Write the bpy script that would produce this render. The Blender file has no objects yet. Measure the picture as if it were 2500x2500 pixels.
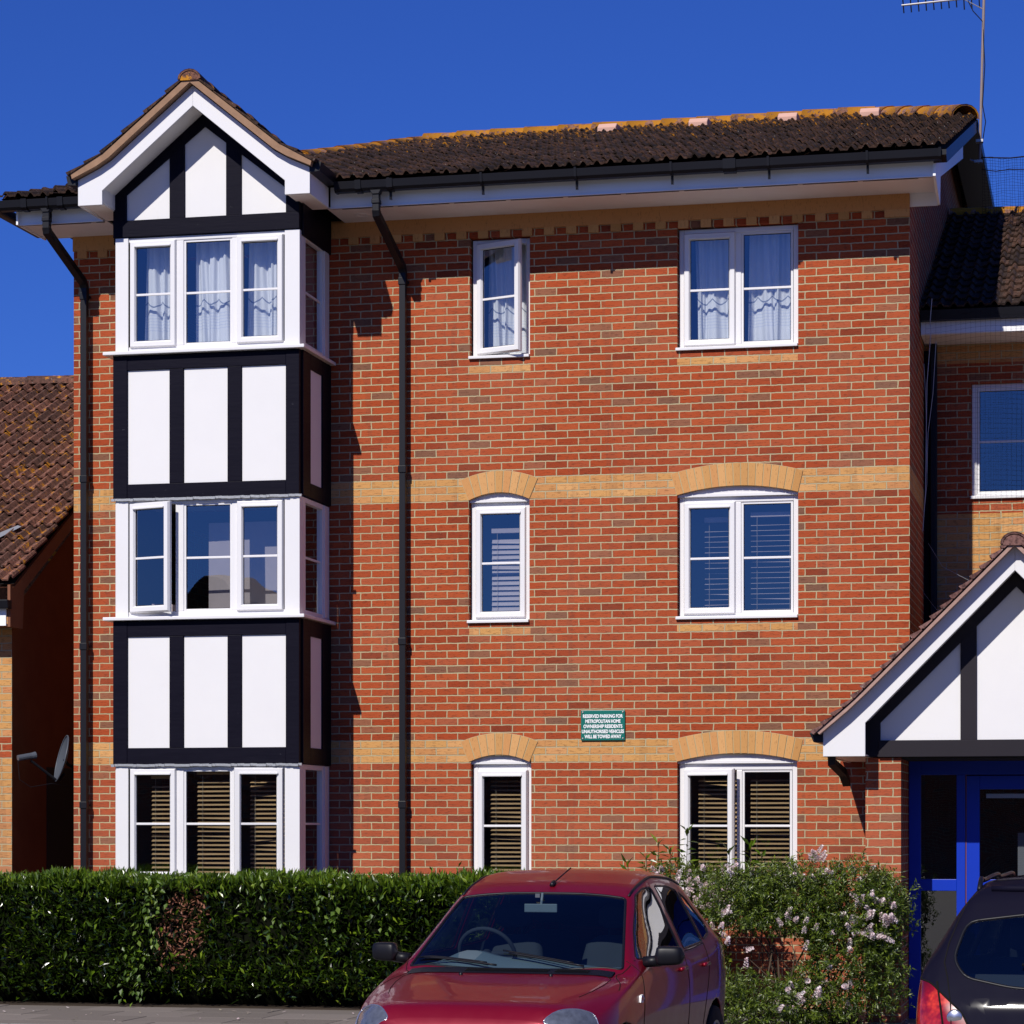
import bpy, bmesh, math, random
import numpy as np
from mathutils import Vector, Matrix
from mathutils.bvhtree import BVHTree

random.seed(7)
rng = np.random.default_rng(7)
SC = bpy.context.scene
COL = SC.collection

# ------------------------------------------------------------------ camera, sky, sun, exposure
cam = bpy.data.cameras.new('camera'); camo = bpy.data.objects.new('camera', cam); COL.objects.link(camo)
cam.sensor_width = 36.0; cam.lens = 36.0 * 6467 / 2500
cam.shift_y = (2020 - 1250) / 2500.0
cam.clip_start = 0.5; cam.clip_end = 2000
YAW = math.atan(1470 / 6467.0)
camo.location = (0, -25.82, 1.75)
camo.rotation_euler = (math.radians(90), 0, YAW)
SC.camera = camo

SKYTINT = (0.24, 0.46, 1.2, 1)
SUN = Vector((0.25, 1.0, -0.845)).normalized()
world = bpy.data.worlds.new("World"); SC.world = world; world.use_nodes = True
nt = world.node_tree; nt.nodes.clear()
wo = nt.nodes.new('ShaderNodeOutputWorld'); bg = nt.nodes.new('ShaderNodeBackground')
sky = nt.nodes.new('ShaderNodeTexSky'); sky.sky_type = 'NISHITA'; sky.sun_disc = False
sky.sun_elevation = math.asin(-SUN.z); sky.sun_rotation = math.atan2(-SUN.x, -SUN.y)
sky.altitude = 0; sky.air_density = 1.0; sky.dust_density = 0.0; sky.ozone_density = 4.5
hs = nt.nodes.new('ShaderNodeMix'); hs.data_type = 'RGBA'; hs.blend_type = 'MULTIPLY'; hs.inputs[0].default_value = 1.0
hs.inputs[7].default_value = SKYTINT
bg.inputs['Strength'].default_value = 0.075
nt.links.new(sky.outputs[0], hs.inputs[6]); nt.links.new(hs.outputs[2], bg.inputs[0]); nt.links.new(bg.outputs[0], wo.inputs[0])

sl = bpy.data.lights.new('sun', 'SUN'); sl.energy = 4.9; sl.angle = math.radians(0.5); sl.color = (1.0, 0.95, 0.88)
so = bpy.data.objects.new('sun', sl); COL.objects.link(so); so.location = (-8, -20, 30)
so.rotation_euler = SUN.to_track_quat('-Z', 'Y').to_euler()

SC.view_settings.view_transform = 'Standard'; SC.view_settings.look = 'None'
SC.view_settings.exposure = 0.0; SC.view_settings.gamma = 1.0
SC.render.resolution_x = 1024; SC.render.resolution_y = 1024

# ------------------------------------------------------------------ materials
class NT:
    def __init__(s, name):
        m = bpy.data.materials.new(name); m.use_nodes = True
        s.m = m; s.t = m.node_tree; s.t.nodes.clear()
        s.out = s.t.nodes.new('ShaderNodeOutputMaterial')
    def n(s, typ, **kw):
        nd = s.t.nodes.new(typ)
        for k, v in kw.items():
            if k in nd.bl_rna.properties: setattr(nd, k, v)
            else: nd.inputs[k.replace('_', ' ')].default_value = v
        return nd
    def l(s, a, b): s.t.links.new(a, b)
    def math(s, op, a, b=None, c=None):
        nd = s.t.nodes.new('ShaderNodeMath'); nd.operation = op
        for i, v in enumerate((a, b, c)):
            if v is None: continue
            if isinstance(v, (int, float)): nd.inputs[i].default_value = v
            else: s.l(v, nd.inputs[i])
        return nd.outputs[0]
    def mix(s, fac, a, b):
        nd = s.t.nodes.new('ShaderNodeMix'); nd.data_type = 'RGBA'
        for sock, v in ((nd.inputs[0], fac), (nd.inputs[6], a), (nd.inputs[7], b)):
            if isinstance(v, (int, float)): sock.default_value = v
            elif isinstance(v, (tuple, list)): sock.default_value = (*v, 1) if len(v) == 3 else v
            else: s.l(v, sock)
        return nd.outputs[2]
    def ramp(s, fac, stops, interp='LINEAR'):
        nd = s.t.nodes.new('ShaderNodeValToRGB'); nd.color_ramp.interpolation = interp
        el = nd.color_ramp.elements
        while len(el) > 1: el.remove(el[0])
        el[0].position = stops[0][0]; el[0].color = (*stops[0][1], 1)
        for p, c in stops[1:]:
            e = el.new(p); e.color = (*c, 1)
        s.l(fac, nd.inputs[0]); return nd.outputs[0]
    def noise(s, vec=None, scale=5, detail=4, rough=.5):
        nd = s.t.nodes.new('ShaderNodeTexNoise'); nd.inputs['Scale'].default_value = scale
        nd.inputs['Detail'].default_value = detail; nd.inputs['Roughness'].default_value = rough
        if vec is not None: s.l(vec, nd.inputs['Vector'])
        return nd.outputs['Fac']
    def pos(s): return s.n('ShaderNodeNewGeometry').outputs['Position']
    def scaled(s, vec, sc):
        nd = s.n('ShaderNodeMapping'); nd.inputs['Scale'].default_value = sc; s.l(vec, nd.inputs[0]); return nd.outputs[0]
    def bump(s, h, strength=.3, dist=.01):
        nd = s.n('ShaderNodeBump'); nd.inputs['Strength'].default_value = strength; nd.inputs['Distance'].default_value = dist
        s.l(h, nd.inputs['Height']); return nd.outputs[0]
    def bsdf(s, col, rough=.6, normal=None, spec=.5, metal=0, coat=0, **kw):
        b = s.n('ShaderNodeBsdfPrincipled')
        for nm, v in (('Base Color', col), ('Roughness', rough), ('Specular IOR Level', spec), ('Metallic', metal), ('Coat Weight', coat)):
            if isinstance(v, (int, float)): b.inputs[nm].default_value = v
            elif isinstance(v, (tuple, list)): b.inputs[nm].default_value = (*v, 1)
            else: s.l(v, b.inputs[nm])
        for k, v in kw.items(): b.inputs[k.replace('_', ' ')].default_value = v
        if normal is not None: s.l(normal, b.inputs['Normal'])
        return b.outputs[0]
    def done(s, sh): s.l(sh, s.out.inputs[0]); return s.m

def plain(name, col, rough=.5, spec=.5, metal=0, var=.12, nscale=6, coat=0, bump=0.0):
    t = NT(name); p = t.pos()
    f = t.noise(p, nscale, 5, .6)
    c = t.mix(f, tuple(x * (1 - var) for x in col), tuple(min(1, x * (1 + var)) for x in col))
    nrm = t.bump(t.noise(p, nscale * 12, 3), bump, .004) if bump else None
    return t.done(t.bsdf(c, rough, nrm, spec, metal, coat))

def brick_mat(name, yellow=(), all_yellow=False, xo=-1.927, redrects=()):
    """stretcher bond in metres; yellow = list of (x0,x1,z0,z1) areas of buff bricks"""
    t = NT(name); g = t.n('ShaderNodeNewGeometry')
    sp = t.n('ShaderNodeSeparateXYZ'); t.l(g.outputs['Position'], sp.inputs[0])
    sn = t.n('ShaderNodeSeparateXYZ'); t.l(g.outputs['True Normal'], sn.inputs[0])
    ax = t.math('GREATER_THAN', t.math('ABSOLUTE', sn.outputs[0]), .7)
    X, Y, Z = sp.outputs
    u = t.math('ADD', t.math('MULTIPLY', X, t.math('SUBTRACT', 1, ax)), t.math('MULTIPLY', Y, ax))
    cb = t.n('ShaderNodeCombineXYZ'); t.l(t.math('ADD', u, 90 - xo), cb.inputs[0])
    # brick texture wants its rows on exact multiples
    t.l(t.math('ADD', Z, 75.0), cb.inputs[1])
    wob = t.noise(g.outputs['Position'], 9, 2)
    wv = t.n('ShaderNodeVectorMath', operation='MULTIPLY_ADD')
    cw = t.n('ShaderNodeCombineXYZ'); t.l(t.math('MULTIPLY', t.math('SUBTRACT', wob, .5), .02), cw.inputs[0]); t.l(t.math('MULTIPLY', t.math('SUBTRACT', t.noise(g.outputs['Position'], 17, 2), .5), .012), cw.inputs[1])
    wv = t.n('ShaderNodeVectorMath', operation='ADD'); t.l(cb.outputs[0], wv.inputs[0]); t.l(cw.outputs[0], wv.inputs[1])
    br = t.n('ShaderNodeTexBrick', offset=.5, offset_frequency=2, squash=1.0)
    t.l(wv.outputs[0], br.inputs['Vector'])
    for k, v in (('Scale', 1), ('Mortar Size', .0066), ('Mortar Smooth', .25), ('Bias', 0), ('Brick Width', .225), ('Row Height', .075)): br.inputs[k].default_value = v
    br.inputs['Color1'].default_value = (0, 0, 0, 1); br.inputs['Color2'].default_value = (1, 1, 1, 1); br.inputs['Mortar'].default_value = (.5, .5, .5, 1)
    rnd = t.n('ShaderNodeSeparateColor'); t.l(br.outputs['Color'], rnd.inputs[0]); r = rnd.outputs[0]
    red = t.ramp(r, [(0, (.20, .036, .014)), (.12, (.30, .048, .014)), (.3, (.365, .064, .018)), (.5, (.30, .050, .015)), (.66, (.39, .078, .024)), (.8, (.32, .058, .019)), (.90, (.375, .085, .034)), (.93, (.25, .095, .050)), (1, (.17, .08, .048))])
    yel = t.ramp(r, [(0, (.50, .25, .08)), (.35, (.56, .29, .095)), (.6, (.48, .21, .075)), (.8, (.60, .32, .12)), (1, (.50, .20, .08))])
    if all_yellow: mask = 1.0
    else: mask = 0.0
    def rect(a, m0=None):
        x0, x1, z0, z1 = a
        m = t.math('MULTIPLY', t.math('GREATER_THAN', Z, z0), t.math('LESS_THAN', Z, z1))
        if x0 > -900:
            m = t.math('MULTIPLY', m, t.math('MULTIPLY', t.math('GREATER_THAN', u, x0), t.math('LESS_THAN', u, x1)))
        return m
    for a in yellow:
        m = rect(a); mask = m if mask == 0.0 else t.math('MAXIMUM', mask, m)
    for a in redrects:
        m = rect(a); mask = t.math('MULTIPLY', mask, t.math('SUBTRACT', 1, m))
    base = t.mix(mask, red, yel) if mask != 0.0 else red
    # drag-faced horizontal streaks, soot and small pale chips
    st = t.noise(t.scaled(g.outputs['Position'], (14, 14, 75)), 1.0, 6, .7)
    base = t.mix(t.math('MULTIPLY', t.math('GREATER_THAN', st, .56), .62), base, t.mix(.62, base, (.05, .015, .01)))
    big = t.noise(g.outputs['Position'], .7, 5, .6)
    base = t.mix(t.math('MULTIPLY', t.math('SUBTRACT', big, .45), 1.0), base, t.mix(.35, base, (.50, .25, .16)))
    fine = t.noise(g.outputs['Position'], 60, 3, .7)
    base = t.mix(t.math('MULTIPLY', t.math('GREATER_THAN', fine, .66), .35), base, (.50, .24, .14))
    mort = t.mix(fine, (.42, .34, .18), (.60, .51, .30))
    low = t.mix(mask, (0, 0, 0), (0, 0, 0)) if False else None
    mo = t.mix(t.noise(g.outputs['Position'], 1.3, 3), mort, (.34, .28, .18))
    # pale salts and splash staining low on the wall, streaks running down from sills and gutters
    k = t.math('MULTIPLY', t.math('SUBTRACT', 1, t.math('MINIMUM', t.math('DIVIDE', t.math('MAXIMUM', Z, 0), 2.6), 1)), t.noise(g.outputs['Position'], 2.3, 5, .65))
    base = t.mix(t.math('MULTIPLY', k, .6), base, (.44, .20, .13))
    run = t.noise(t.scaled(g.outputs['Position'], (5, 5, .35)), 1.0, 5, .6)
    base = t.mix(t.math('MULTIPLY', t.math('GREATER_THAN', run, .6), .16), base, (.10, .05, .035))
    sal = t.noise(g.outputs['Position'], 26, 5, .8)
    base = t.mix(t.math('MULTIPLY', t.math('GREATER_THAN', sal, .70), .5), base, (.55, .42, .34))
    colr = t.mix(br.outputs['Fac'], base, mo)
    h = t.math('ADD', t.math('MULTIPLY', t.math('SUBTRACT', 1, br.outputs['Fac']), .9), t.math('MULTIPLY', st, .45))
    nrm = t.bump(h, .9, .008)
    return t.done(t.bsdf(colr, .9, nrm, .2))

def tile_mat(name, cols, lichen=.55, lichz=None, lcol=(.50, .21, .015)):
    t = NT(name); g = t.n('ShaderNodeNewGeometry'); P = g.outputs['Position']
    r = g.outputs['Random Per Island']
    c = t.ramp(t.math('ADD', t.math('MULTIPLY', r, .6), t.math('MULTIPLY', t.noise(P, 7, 5, .7), .4)), cols)
    grime = t.noise(P, 22, 6, .75)
    c = t.mix(t.ramp(grime, [(.45, (0, 0, 0)), (.64, (1, 1, 1))]), c, tuple(x * .5 for x in cols[0][1]))
    spots = t.noise(P, 46, 3, .6)
    c = t.mix(t.math('MULTIPLY', t.math('GREATER_THAN', spots, .69), .8), c, (.42, .40, .36))
    ln = t.noise(P, 8, 6, .7); thr = lichen
    m = t.math('GREATER_THAN', ln, thr)
    if lichz:
        sz = t.n('ShaderNodeSeparateXYZ'); t.l(P, sz.inputs[0])
        k = t.math('DIVIDE', t.math('SUBTRACT', sz.outputs[2], lichz[0]), lichz[1] - lichz[0])
        m = t.math('GREATER_THAN', t.math('ADD', ln, t.math('MULTIPLY', k, .2)), thr + .14)
    c = t.mix(m, c, t.mix(t.noise(P, 60, 3), lcol, (.30, .12, .01)))
    nrm = t.bump(t.noise(P, 90, 4, .8), .6, .006)
    return t.done(t.bsdf(c, .9, nrm, .25))

def leaf_mat(name, stops, rough=.35, trans=.25):
    t = NT(name); g = t.n('ShaderNodeNewGeometry')
    c = t.ramp(g.outputs['Random Per Island'], stops)
    b = t.bsdf(c, rough, None, .5)
    tr = t.n('ShaderNodeBsdfTranslucent'); t.l(t.mix(.5, c, (.12, .25, .02)), tr.inputs[0])
    mx = t.n('ShaderNodeMixShader'); mx.inputs[0].default_value = trans
    t.l(b, mx.inputs[1]); t.l(tr.outputs[0], mx.inputs[2]); return t.done(mx.outputs[0])

def glass_mat(name, tint=(.8, .84, .84), base=.1, k=2.0, wob=.0, gcol=(1, 1, 1)):
    t = NT(name); g = t.n('ShaderNodeNewGeometry'); dt = t.n('ShaderNodeVectorMath', operation='DOT_PRODUCT')
    t.l(g.outputs['Incoming'], dt.inputs[0]); t.l(g.outputs['True Normal'], dt.inputs[1])
    c5 = t.math('POWER', t.math('SUBTRACT', 1.0, t.math('ABSOLUTE', dt.outputs['Value'])), 5)
    fac = t.math('MINIMUM', t.math('ADD', t.math('MULTIPLY', t.math('ADD', .04, t.math('MULTIPLY', c5, .96)), k), base), .95)
    tp = t.n('ShaderNodeBsdfTransparent'); tp.inputs[0].default_value = (*tint, 1)
    gl = t.n('ShaderNodeBsdfGlossy'); gl.inputs['Roughness'].default_value = .008; gl.inputs['Color'].default_value = (*gcol, 1)
    if wob: t.l(t.bump(t.noise(t.pos(), 1.6, 1), wob, .02), gl.inputs['Normal'])
    mx = t.n('ShaderNodeMixShader'); t.l(fac, mx.inputs[0]); t.l(tp.outputs[0], mx.inputs[1]); t.l(gl.outputs[0], mx.inputs[2])
    return t.done(mx.outputs[0])

M = {}
YB = [(-999, 0, 5.025, 5.25), (-999, 0, 2.4, 2.625), (-999, 0, 7.725, 8.2)]
YW = [(-4.2, -3.01, 6.30, 6.375), (-6.31, -5.68, 6.30, 6.375), (-4.2, -3.01, 3.675, 3.75), (-6.31, -5.68, 3.675, 3.75)]
M['brick'] = brick_mat('red_brick', YB + YW)
M['brick_side'] = brick_mat('red_brick_side', [(-999, 0, 5.025, 5.25), (-999, 0, 2.4, 2.625)])
M['brick_plain'] = brick_mat('red_brick_plain')
M['brick_annex'] = brick_mat('annex_brick', [(-900, 900, 2.0, 5.0), (-900, 900, 6.56, 6.8)], xo=-1.7)
M['brick_buff'] = brick_mat('buff_brick', all_yellow=True, xo=-11.226, redrects=[(-900, 900, 2.475, 2.7)])
def buff():
    t = NT('buff_voussoir'); g = t.n('ShaderNodeNewGeometry'); P = g.outputs['Position']
    c = t.ramp(g.outputs['Random Per Island'], [(0, (.46, .23, .075)), (.4, (.56, .30, .11)), (.7, (.52, .24, .085)), (1, (.60, .33, .13))])
    st = t.noise(t.scaled(P, (75, 14, 18)), 1.0, 5, .7)
    c = t.mix(t.math('MULTIPLY', t.math('GREATER_THAN', st, .6), .45), c, (.22, .10, .04))
    return t.done(t.bsdf(c, .9, t.bump(st, .5, .005), .2))
M['voussoir'] = buff()
M['mortar'] = plain('mortar', (.42, .35, .20), .95, .1, bump=.3)
M['pvc'] = plain('white_upvc', (.71, .70, .70), .32, .5, var=.03, nscale=2)
M['fascia'] = plain('white_fascia', (.86, .86, .86), .4, .5, var=.05, nscale=2.5)
M['soffit'] = plain('soffit_board', (.80, .76, .73), .5, .4, var=.06, nscale=2)
def render_panel():
    t = NT('white_render'); P = t.pos()
    f = t.noise(P, 2.2, 5, .6); c = t.mix(f, (.68, .67, .67), (.74, .73, .72))
    dirt = t.noise(t.scaled(P, (9, 9, 1.2)), 1.0, 5, .6)
    c = t.mix(t.math('MULTIPLY', t.math('GREATER_THAN', dirt, .68), .10), c, (.55, .52, .46))
    return t.done(t.bsdf(c, .7, t.bump(t.noise(P, 120, 3), .12, .003), .3))
M['render'] = render_panel()
def blacktimber():
    t = NT('black_timber'); P = t.pos()
    g = t.noise(t.scaled(P, (3, 3, 30)), 1.5, 6, .7)
    c = t.mix(g, (.003, .0025, .007), (.007, .0062, .014))
    ch = t.noise(t.scaled(P, (10, 10, 38)), 1.0, 6, .75)
    c = t.mix(t.math('MULTIPLY', t.math('GREATER_THAN', ch, .70), .6), c, (.22, .22, .25))
    return t.done(t.bsdf(c, t.math('ADD', .38, t.math('MULTIPLY', g, .2)), t.bump(g, .35, .004), .07))
M['timber'] = blacktimber()
M['plastic'] = plain('black_plastic', (.006, .006, .009), .42, .25, var=.2, nscale=4)
M['porch_beam'] = plain('porch_black_board', (.016, .013, .018), .6, .2, var=.15, nscale=3)
M['slot'] = plain('vent_slot', (.01, .009, .008), .9, .1)
M['tiles'] = tile_mat('dark_roof_tiles', [(0, (.018, .011, .008)), (.4, (.050, .028, .020)), (.75, (.10, .05, .032)), (1, (.18, .085, .05))], .60, (8.2, 10.4))
M['tiles_nb'] = tile_mat('neighbour_roof_tiles', [(0, (.08, .045, .034)), (.4, (.17, .078, .055)), (.7, (.23, .10, .068)), (1, (.31, .14, .085))], .595, None, (.60, .26, .02))
M['tiles_porch'] = tile_mat('porch_tiles', [(0, (.10, .045, .04)), (.5, (.19, .095, .08)), (1, (.26, .15, .13))], .78)
M['ridge'] = tile_mat('lichen_ridge_tiles', [(0, (.18, .08, .055)), (.5, (.30, .15, .10)), (1, (.38, .22, .17))], .46)
M['verge'] = plain('verge_mortar', (.29, .175, .11), .9, .15, var=.35, nscale=9, bump=.5)
M['verge_porch'] = plain('porch_verge_mortar', (.36, .23, .19), .9, .15, var=.35, nscale=9, bump=.5)
M['vent'] = plain('clay_vent', (.60, .36, .28), .8, .2, bump=.2)
M['glass'] = glass_mat('window_glass', (.86, .89, .90), .10, 1.9, .10)
M['glass_low'] = M['glass']
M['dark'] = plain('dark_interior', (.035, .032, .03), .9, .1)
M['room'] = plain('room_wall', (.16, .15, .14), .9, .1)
M['lead'] = plain('lead_flashing', (.30, .31, .33), .5, .5, metal=.3, bump=.6, nscale=12)
M['blue'] = plain('blue_door_paint', (.002, .030, .40), .4, .3, var=.05)
M['asphalt'] = None
def ground_mat(name, c1, c2, scale=60, stains=.4):
    t = NT(name); P = t.pos()
    a = t.noise(P, scale, 5, .75); b = t.noise(P, 1.1, 5, .6)
    c = t.mix(a, c1, c2); c = t.mix(t.math('MULTIPLY', b, stains), c, tuple(x * .4 for x in c1))
    v = t.n('ShaderNodeTexVoronoi'); v.inputs['Scale'].default_value = scale * 1.5; t.l(P, v.inputs['Vector'])
    return t.done(t.bsdf(c, .9, t.bump(t.math('ADD', v.outputs[0], a), .6, .006), .2))
M['asphalt'] = ground_mat('asphalt', (.14, .133, .122), (.215, .203, .185))
M['gravel'] = ground_mat('path_grit', (.12, .115, .105), (.30, .29, .27), 40, .7)
def paving():
    t = NT('paving_slabs'); g = t.n('ShaderNodeNewGeometry'); P = g.outputs['Position']
    c = t.ramp(g.outputs['Random Per Island'], [(0, (.17, .145, .125)), (1, (.24, .205, .18))])
    c = t.mix(t.noise(P, 45, 5, .75), t.mix(.5, c, (.10, .09, .08)), c)
    return t.done(t.bsdf(c, .9, t.bump(t.noise(P, 80, 4, .8), .4, .004), .2))
M['paving'] = paving()
M['soil'] = ground_mat('soil', (.03, .022, .015), (.07, .05, .035), 30)
def curtain_mat(zb):
    t = NT('net_curtain_cloth'); sp = t.n('ShaderNodeSeparateXYZ'); P = t.pos(); t.l(P, sp.inputs[0])
    X, Y, Z = sp.outputs
    fz = t.math('SUBTRACT', Z, zb)
    sc = t.math('ADD', .50, t.math('MULTIPLY', t.math('ABSOLUTE', t.math('SINE', t.math('MULTIPLY', X, 21))), -.055))
    line = t.math('LESS_THAN', t.math('ABSOLUTE', t.math('SUBTRACT', fz, sc)), .008)
    b1 = t.math('MULTIPLY', t.math('GREATER_THAN', fz, .20), t.math('LESS_THAN', fz, .38))
    st = t.math('MULTIPLY', b1, t.math('GREATER_THAN', t.math('SINE', t.math('MULTIPLY', Z, 210)), .55))
    c = t.mix(line, (.84, .85, .88), (.30, .33, .42))
    c = t.mix(t.math('MULTIPLY', st, .55), c, (.60, .66, .80))
    d = t.n('ShaderNodeBsdfDiffuse'); t.l(c, d.inputs[0])
    tr = t.n('ShaderNodeBsdfTranslucent'); t.l(c, tr.inputs[0])
    m1 = t.n('ShaderNodeMixShader'); m1.inputs[0].default_value = .18; t.l(d.outputs[0], m1.inputs[1]); t.l(tr.outputs[0], m1.inputs[2])
    return t.done(m1.outputs[0])
M['curtain'] = curtain_mat(6.5)
M['blind_tan'] = plain('tan_blind_slat', (.40, .27, .14), .5, .3, var=.15)
M['blind_pale'] = plain('pale_blind_slat', (.30, .26, .27), .5, .3, var=.1)
M['cord'] = plain('cord', (.30, .26, .2), .8)
M['metal'] = plain('galvanised', (.45, .44, .43), .4, .5, metal=.7)
M['pole'] = plain('weathered_pole', (.26, .20, .18), .55, .5, metal=.3, bump=.2)
M['chrome'] = plain('silver_trim', (.6, .6, .62), .25, .5, metal=.9, var=.05)
M['net'] = plain('bird_net_cord', (.015, .012, .02), .9, .1)
M['cable_white'] = plain('white_cable', (.5, .5, .5), .5)
M['dish'] = plain('dish_grey', (.07, .08, .10), .45, .4)
M['sign_green'] = plain('sign_green', (.0, .13, .10), .35, .5, var=.04)
M['sign_white'] = plain('sign_lettering', (.85, .85, .85), .5)
M['curb'] = plain('kerb_concrete', (.30, .29, .27), .9, .2, bump=.3)
M['wood_brown'] = plain('brown_bargeboard', (.20, .075, .035), .6, .3, var=.25, nscale=5)
M['nb_brick'] = plain('plain_brown_wall', (.15, .052, .022), .9, .1, var=.25, nscale=3, bump=.3)  # one even dark brown over the whole gable wall

# ------------------------------------------------------------------ mesh helpers
class MB:
    def __init__(s): s.v = []; s.f = []
    def add(s, vs, fs):
        o = len(s.v); s.v += [tuple(p) for p in vs]; s.f += [tuple(i + o for i in f) for f in fs]; return s
    def box(s, x0, x1, y0, y1, z0, z1):
        if x0 > x1: x0, x1 = x1, x0
        if y0 > y1: y0, y1 = y1, y0
        if z0 > z1: z0, z1 = z1, z0
        return s.add([(x0, y0, z0), (x1, y0, z0), (x1, y1, z0), (x0, y1, z0), (x0, y0, z1), (x1, y0, z1), (x1, y1, z1), (x0, y1, z1)],
                     [(0, 3, 2, 1), (4, 5, 6, 7), (0, 1, 5, 4), (1, 2, 6, 5), (2, 3, 7, 6), (3, 0, 4, 7)])
    def prism(s, poly, axis, a, b):
        """poly: 2D points; axis 'y': (x,z) extruded from y=a to b; 'x': (y,z); 'z': (x,y)"""
        area = sum(p[0] * q[1] - q[0] * p[1] for p, q in zip(poly, poly[1:] + poly[:1]))
        poly = list(poly) if area > 0 else list(poly)[::-1]
        if a > b: a, b = b, a
        n = len(poly)
        def P(p, t): return {'y': (p[0], t, p[1]), 'x': (t, p[0], p[1]), 'z': (p[0], p[1], t)}[axis]
        vs = [P(p, a) for p in poly] + [P(p, b) for p in poly]
        A = tuple(range(n)); B = tuple(range(n, 2 * n))
        sides = [(i, (i + 1) % n, n + (i + 1) % n, n + i) for i in range(n)]
        if axis == 'y': fs = [A, B[::-1]] + [f[::-1] for f in sides]
        else: fs = [A[::-1], B] + sides
        return s.add(vs, fs)
    def tube(s, pts, r, n=8, closed=False, r2=None, caps=True):
        pts = [Vector(p) for p in pts]; N = len(pts); rings = []
        up = None
        for i, p in enumerate(pts):
            a = pts[i - 1] if (i > 0 or closed) else p
            b = pts[(i + 1) % N] if (i < N - 1 or closed) else p
            t = (b - a)
            if t.length < 1e-9: t = Vector((0, 0, 1))
            t.normalize()
            if up is None:
                up = Vector((0, 0, 1)) if abs(t.z) < .9 else Vector((1, 0, 0))
            x = t.cross(up)
            if x.length < 1e-6: x = t.cross(Vector((0, 1, 0)))
            x.normalize(); y = x.cross(t).normalized(); up = y
            rr = r if r2 is None else r + (r2 - r) * i / max(1, N - 1)
            rings.append([p + x * (rr * math.cos(2 * math.pi * k / n)) + y * (rr * math.sin(2 * math.pi * k / n)) for k in range(n)])
        vs = [q for rg in rings for q in rg]; fs = []
        for i in range(N if closed else N - 1):
            j = (i + 1) % N
            for k in range(n):
                k2 = (k + 1) % n; fs.append((i * n + k, i * n + k2, j * n + k2, j * n + k))
        if caps and not closed: fs.append(tuple(range(n))[::-1]); fs.append(tuple((N - 1) * n + k for k in range(n)))
        return s.add(vs, fs)
    def lathe(s, prof, n=24, c=(0, 0, 0), axis='z'):
        vs = []; fs = []
        for r, h in prof:
            for k in range(n):
                a = 2 * math.pi * k / n; q = (r * math.cos(a), r * math.sin(a), h)
                if axis == 'x': q = (h, q[0], q[1])
                if axis == 'y': q = (q[0], h, q[1])
                vs.append((c[0] + q[0], c[1] + q[1], c[2] + q[2]))
        for i in range(len(prof) - 1):
            for k in range(n):
                k2 = (k + 1) % n; fs.append((i * n + k, i * n + k2, (i + 1) * n + k2, (i + 1) * n + k))
        return s.add(vs, fs)
    def build(s, name, mat, parent=None, smooth=False, bevel=0, local=False, auto=False, fix=False):
        me = bpy.data.meshes.new(name); o = Vector((0, 0, 0))
        if parent is not None and not local: o = wloc(parent)
        me.from_pydata([(p[0] - o.x, p[1] - o.y, p[2] - o.z) for p in s.v], [], s.f); me.update()
        if fix:
            bm = bmesh.new(); bm.from_mesh(me); bmesh.ops.remove_doubles(bm, verts=bm.verts, dist=1e-5); bmesh.ops.recalc_face_normals(bm, faces=bm.faces); bm.to_mesh(me); bm.free()
        if smooth: me.polygons.foreach_set('use_smooth', [True] * len(me.polygons))
        ob = bpy.data.objects.new(name, me); COL.objects.link(ob)
        ms = mat if isinstance(mat, (list, tuple)) else [mat]
        for m in ms: me.materials.append(m)
        if parent is not None: ob.parent = parent
        if bevel:
            b = ob.modifiers.new('bevel', 'BEVEL'); b.width = bevel; b.segments = 2; b.limit_method = 'ANGLE'; b.harden_normals = False
        return ob

def wloc(o):
    p = Vector((0, 0, 0))
    while o is not None: p += o.location; o = o.parent
    return p
def tag(o, label=None, cat=None, group=None, kind=None):
    if label: o['label'] = label
    if cat: o['category'] = cat
    if group: o['group'] = group
    if kind: o['kind'] = kind
    return o
def thing(name, loc, label, cat, group=None, rz=0):
    o = bpy.data.objects.new(name, None); COL.objects.link(o); o.location = loc; o.rotation_euler = (0, 0, rz); o.empty_display_size = .3
    return tag(o, label, cat, group)
def npmesh(name, V, F, mat, parent=None, smooth=False, midx=None):
    me = bpy.data.meshes.new(name); o = wloc(parent) if parent is not None else Vector((0, 0, 0))
    V = np.asarray(V, dtype=np.float32) - np.array(o, dtype=np.float32); F = np.asarray(F, dtype=np.int32)
    k = F.shape[1]
    me.vertices.add(len(V)); me.vertices.foreach_set('co', V.ravel())
    me.loops.add(F.size); me.loops.foreach_set('vertex_index', F.ravel())
    me.polygons.add(len(F)); me.polygons.foreach_set('loop_start', np.arange(0, F.size, k, dtype=np.int32))
    for m in (mat if isinstance(mat, (list, tuple)) else [mat]): me.materials.append(m)
    if midx is not None: me.polygons.foreach_set('material_index', midx)
    me.polygons.foreach_set('use_smooth', np.full(len(F), smooth))
    me.update(calc_edges=True)
    ob = bpy.data.objects.new(name, me); COL.objects.link(ob)
    if parent is not None: ob.parent = parent
    return ob

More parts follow.
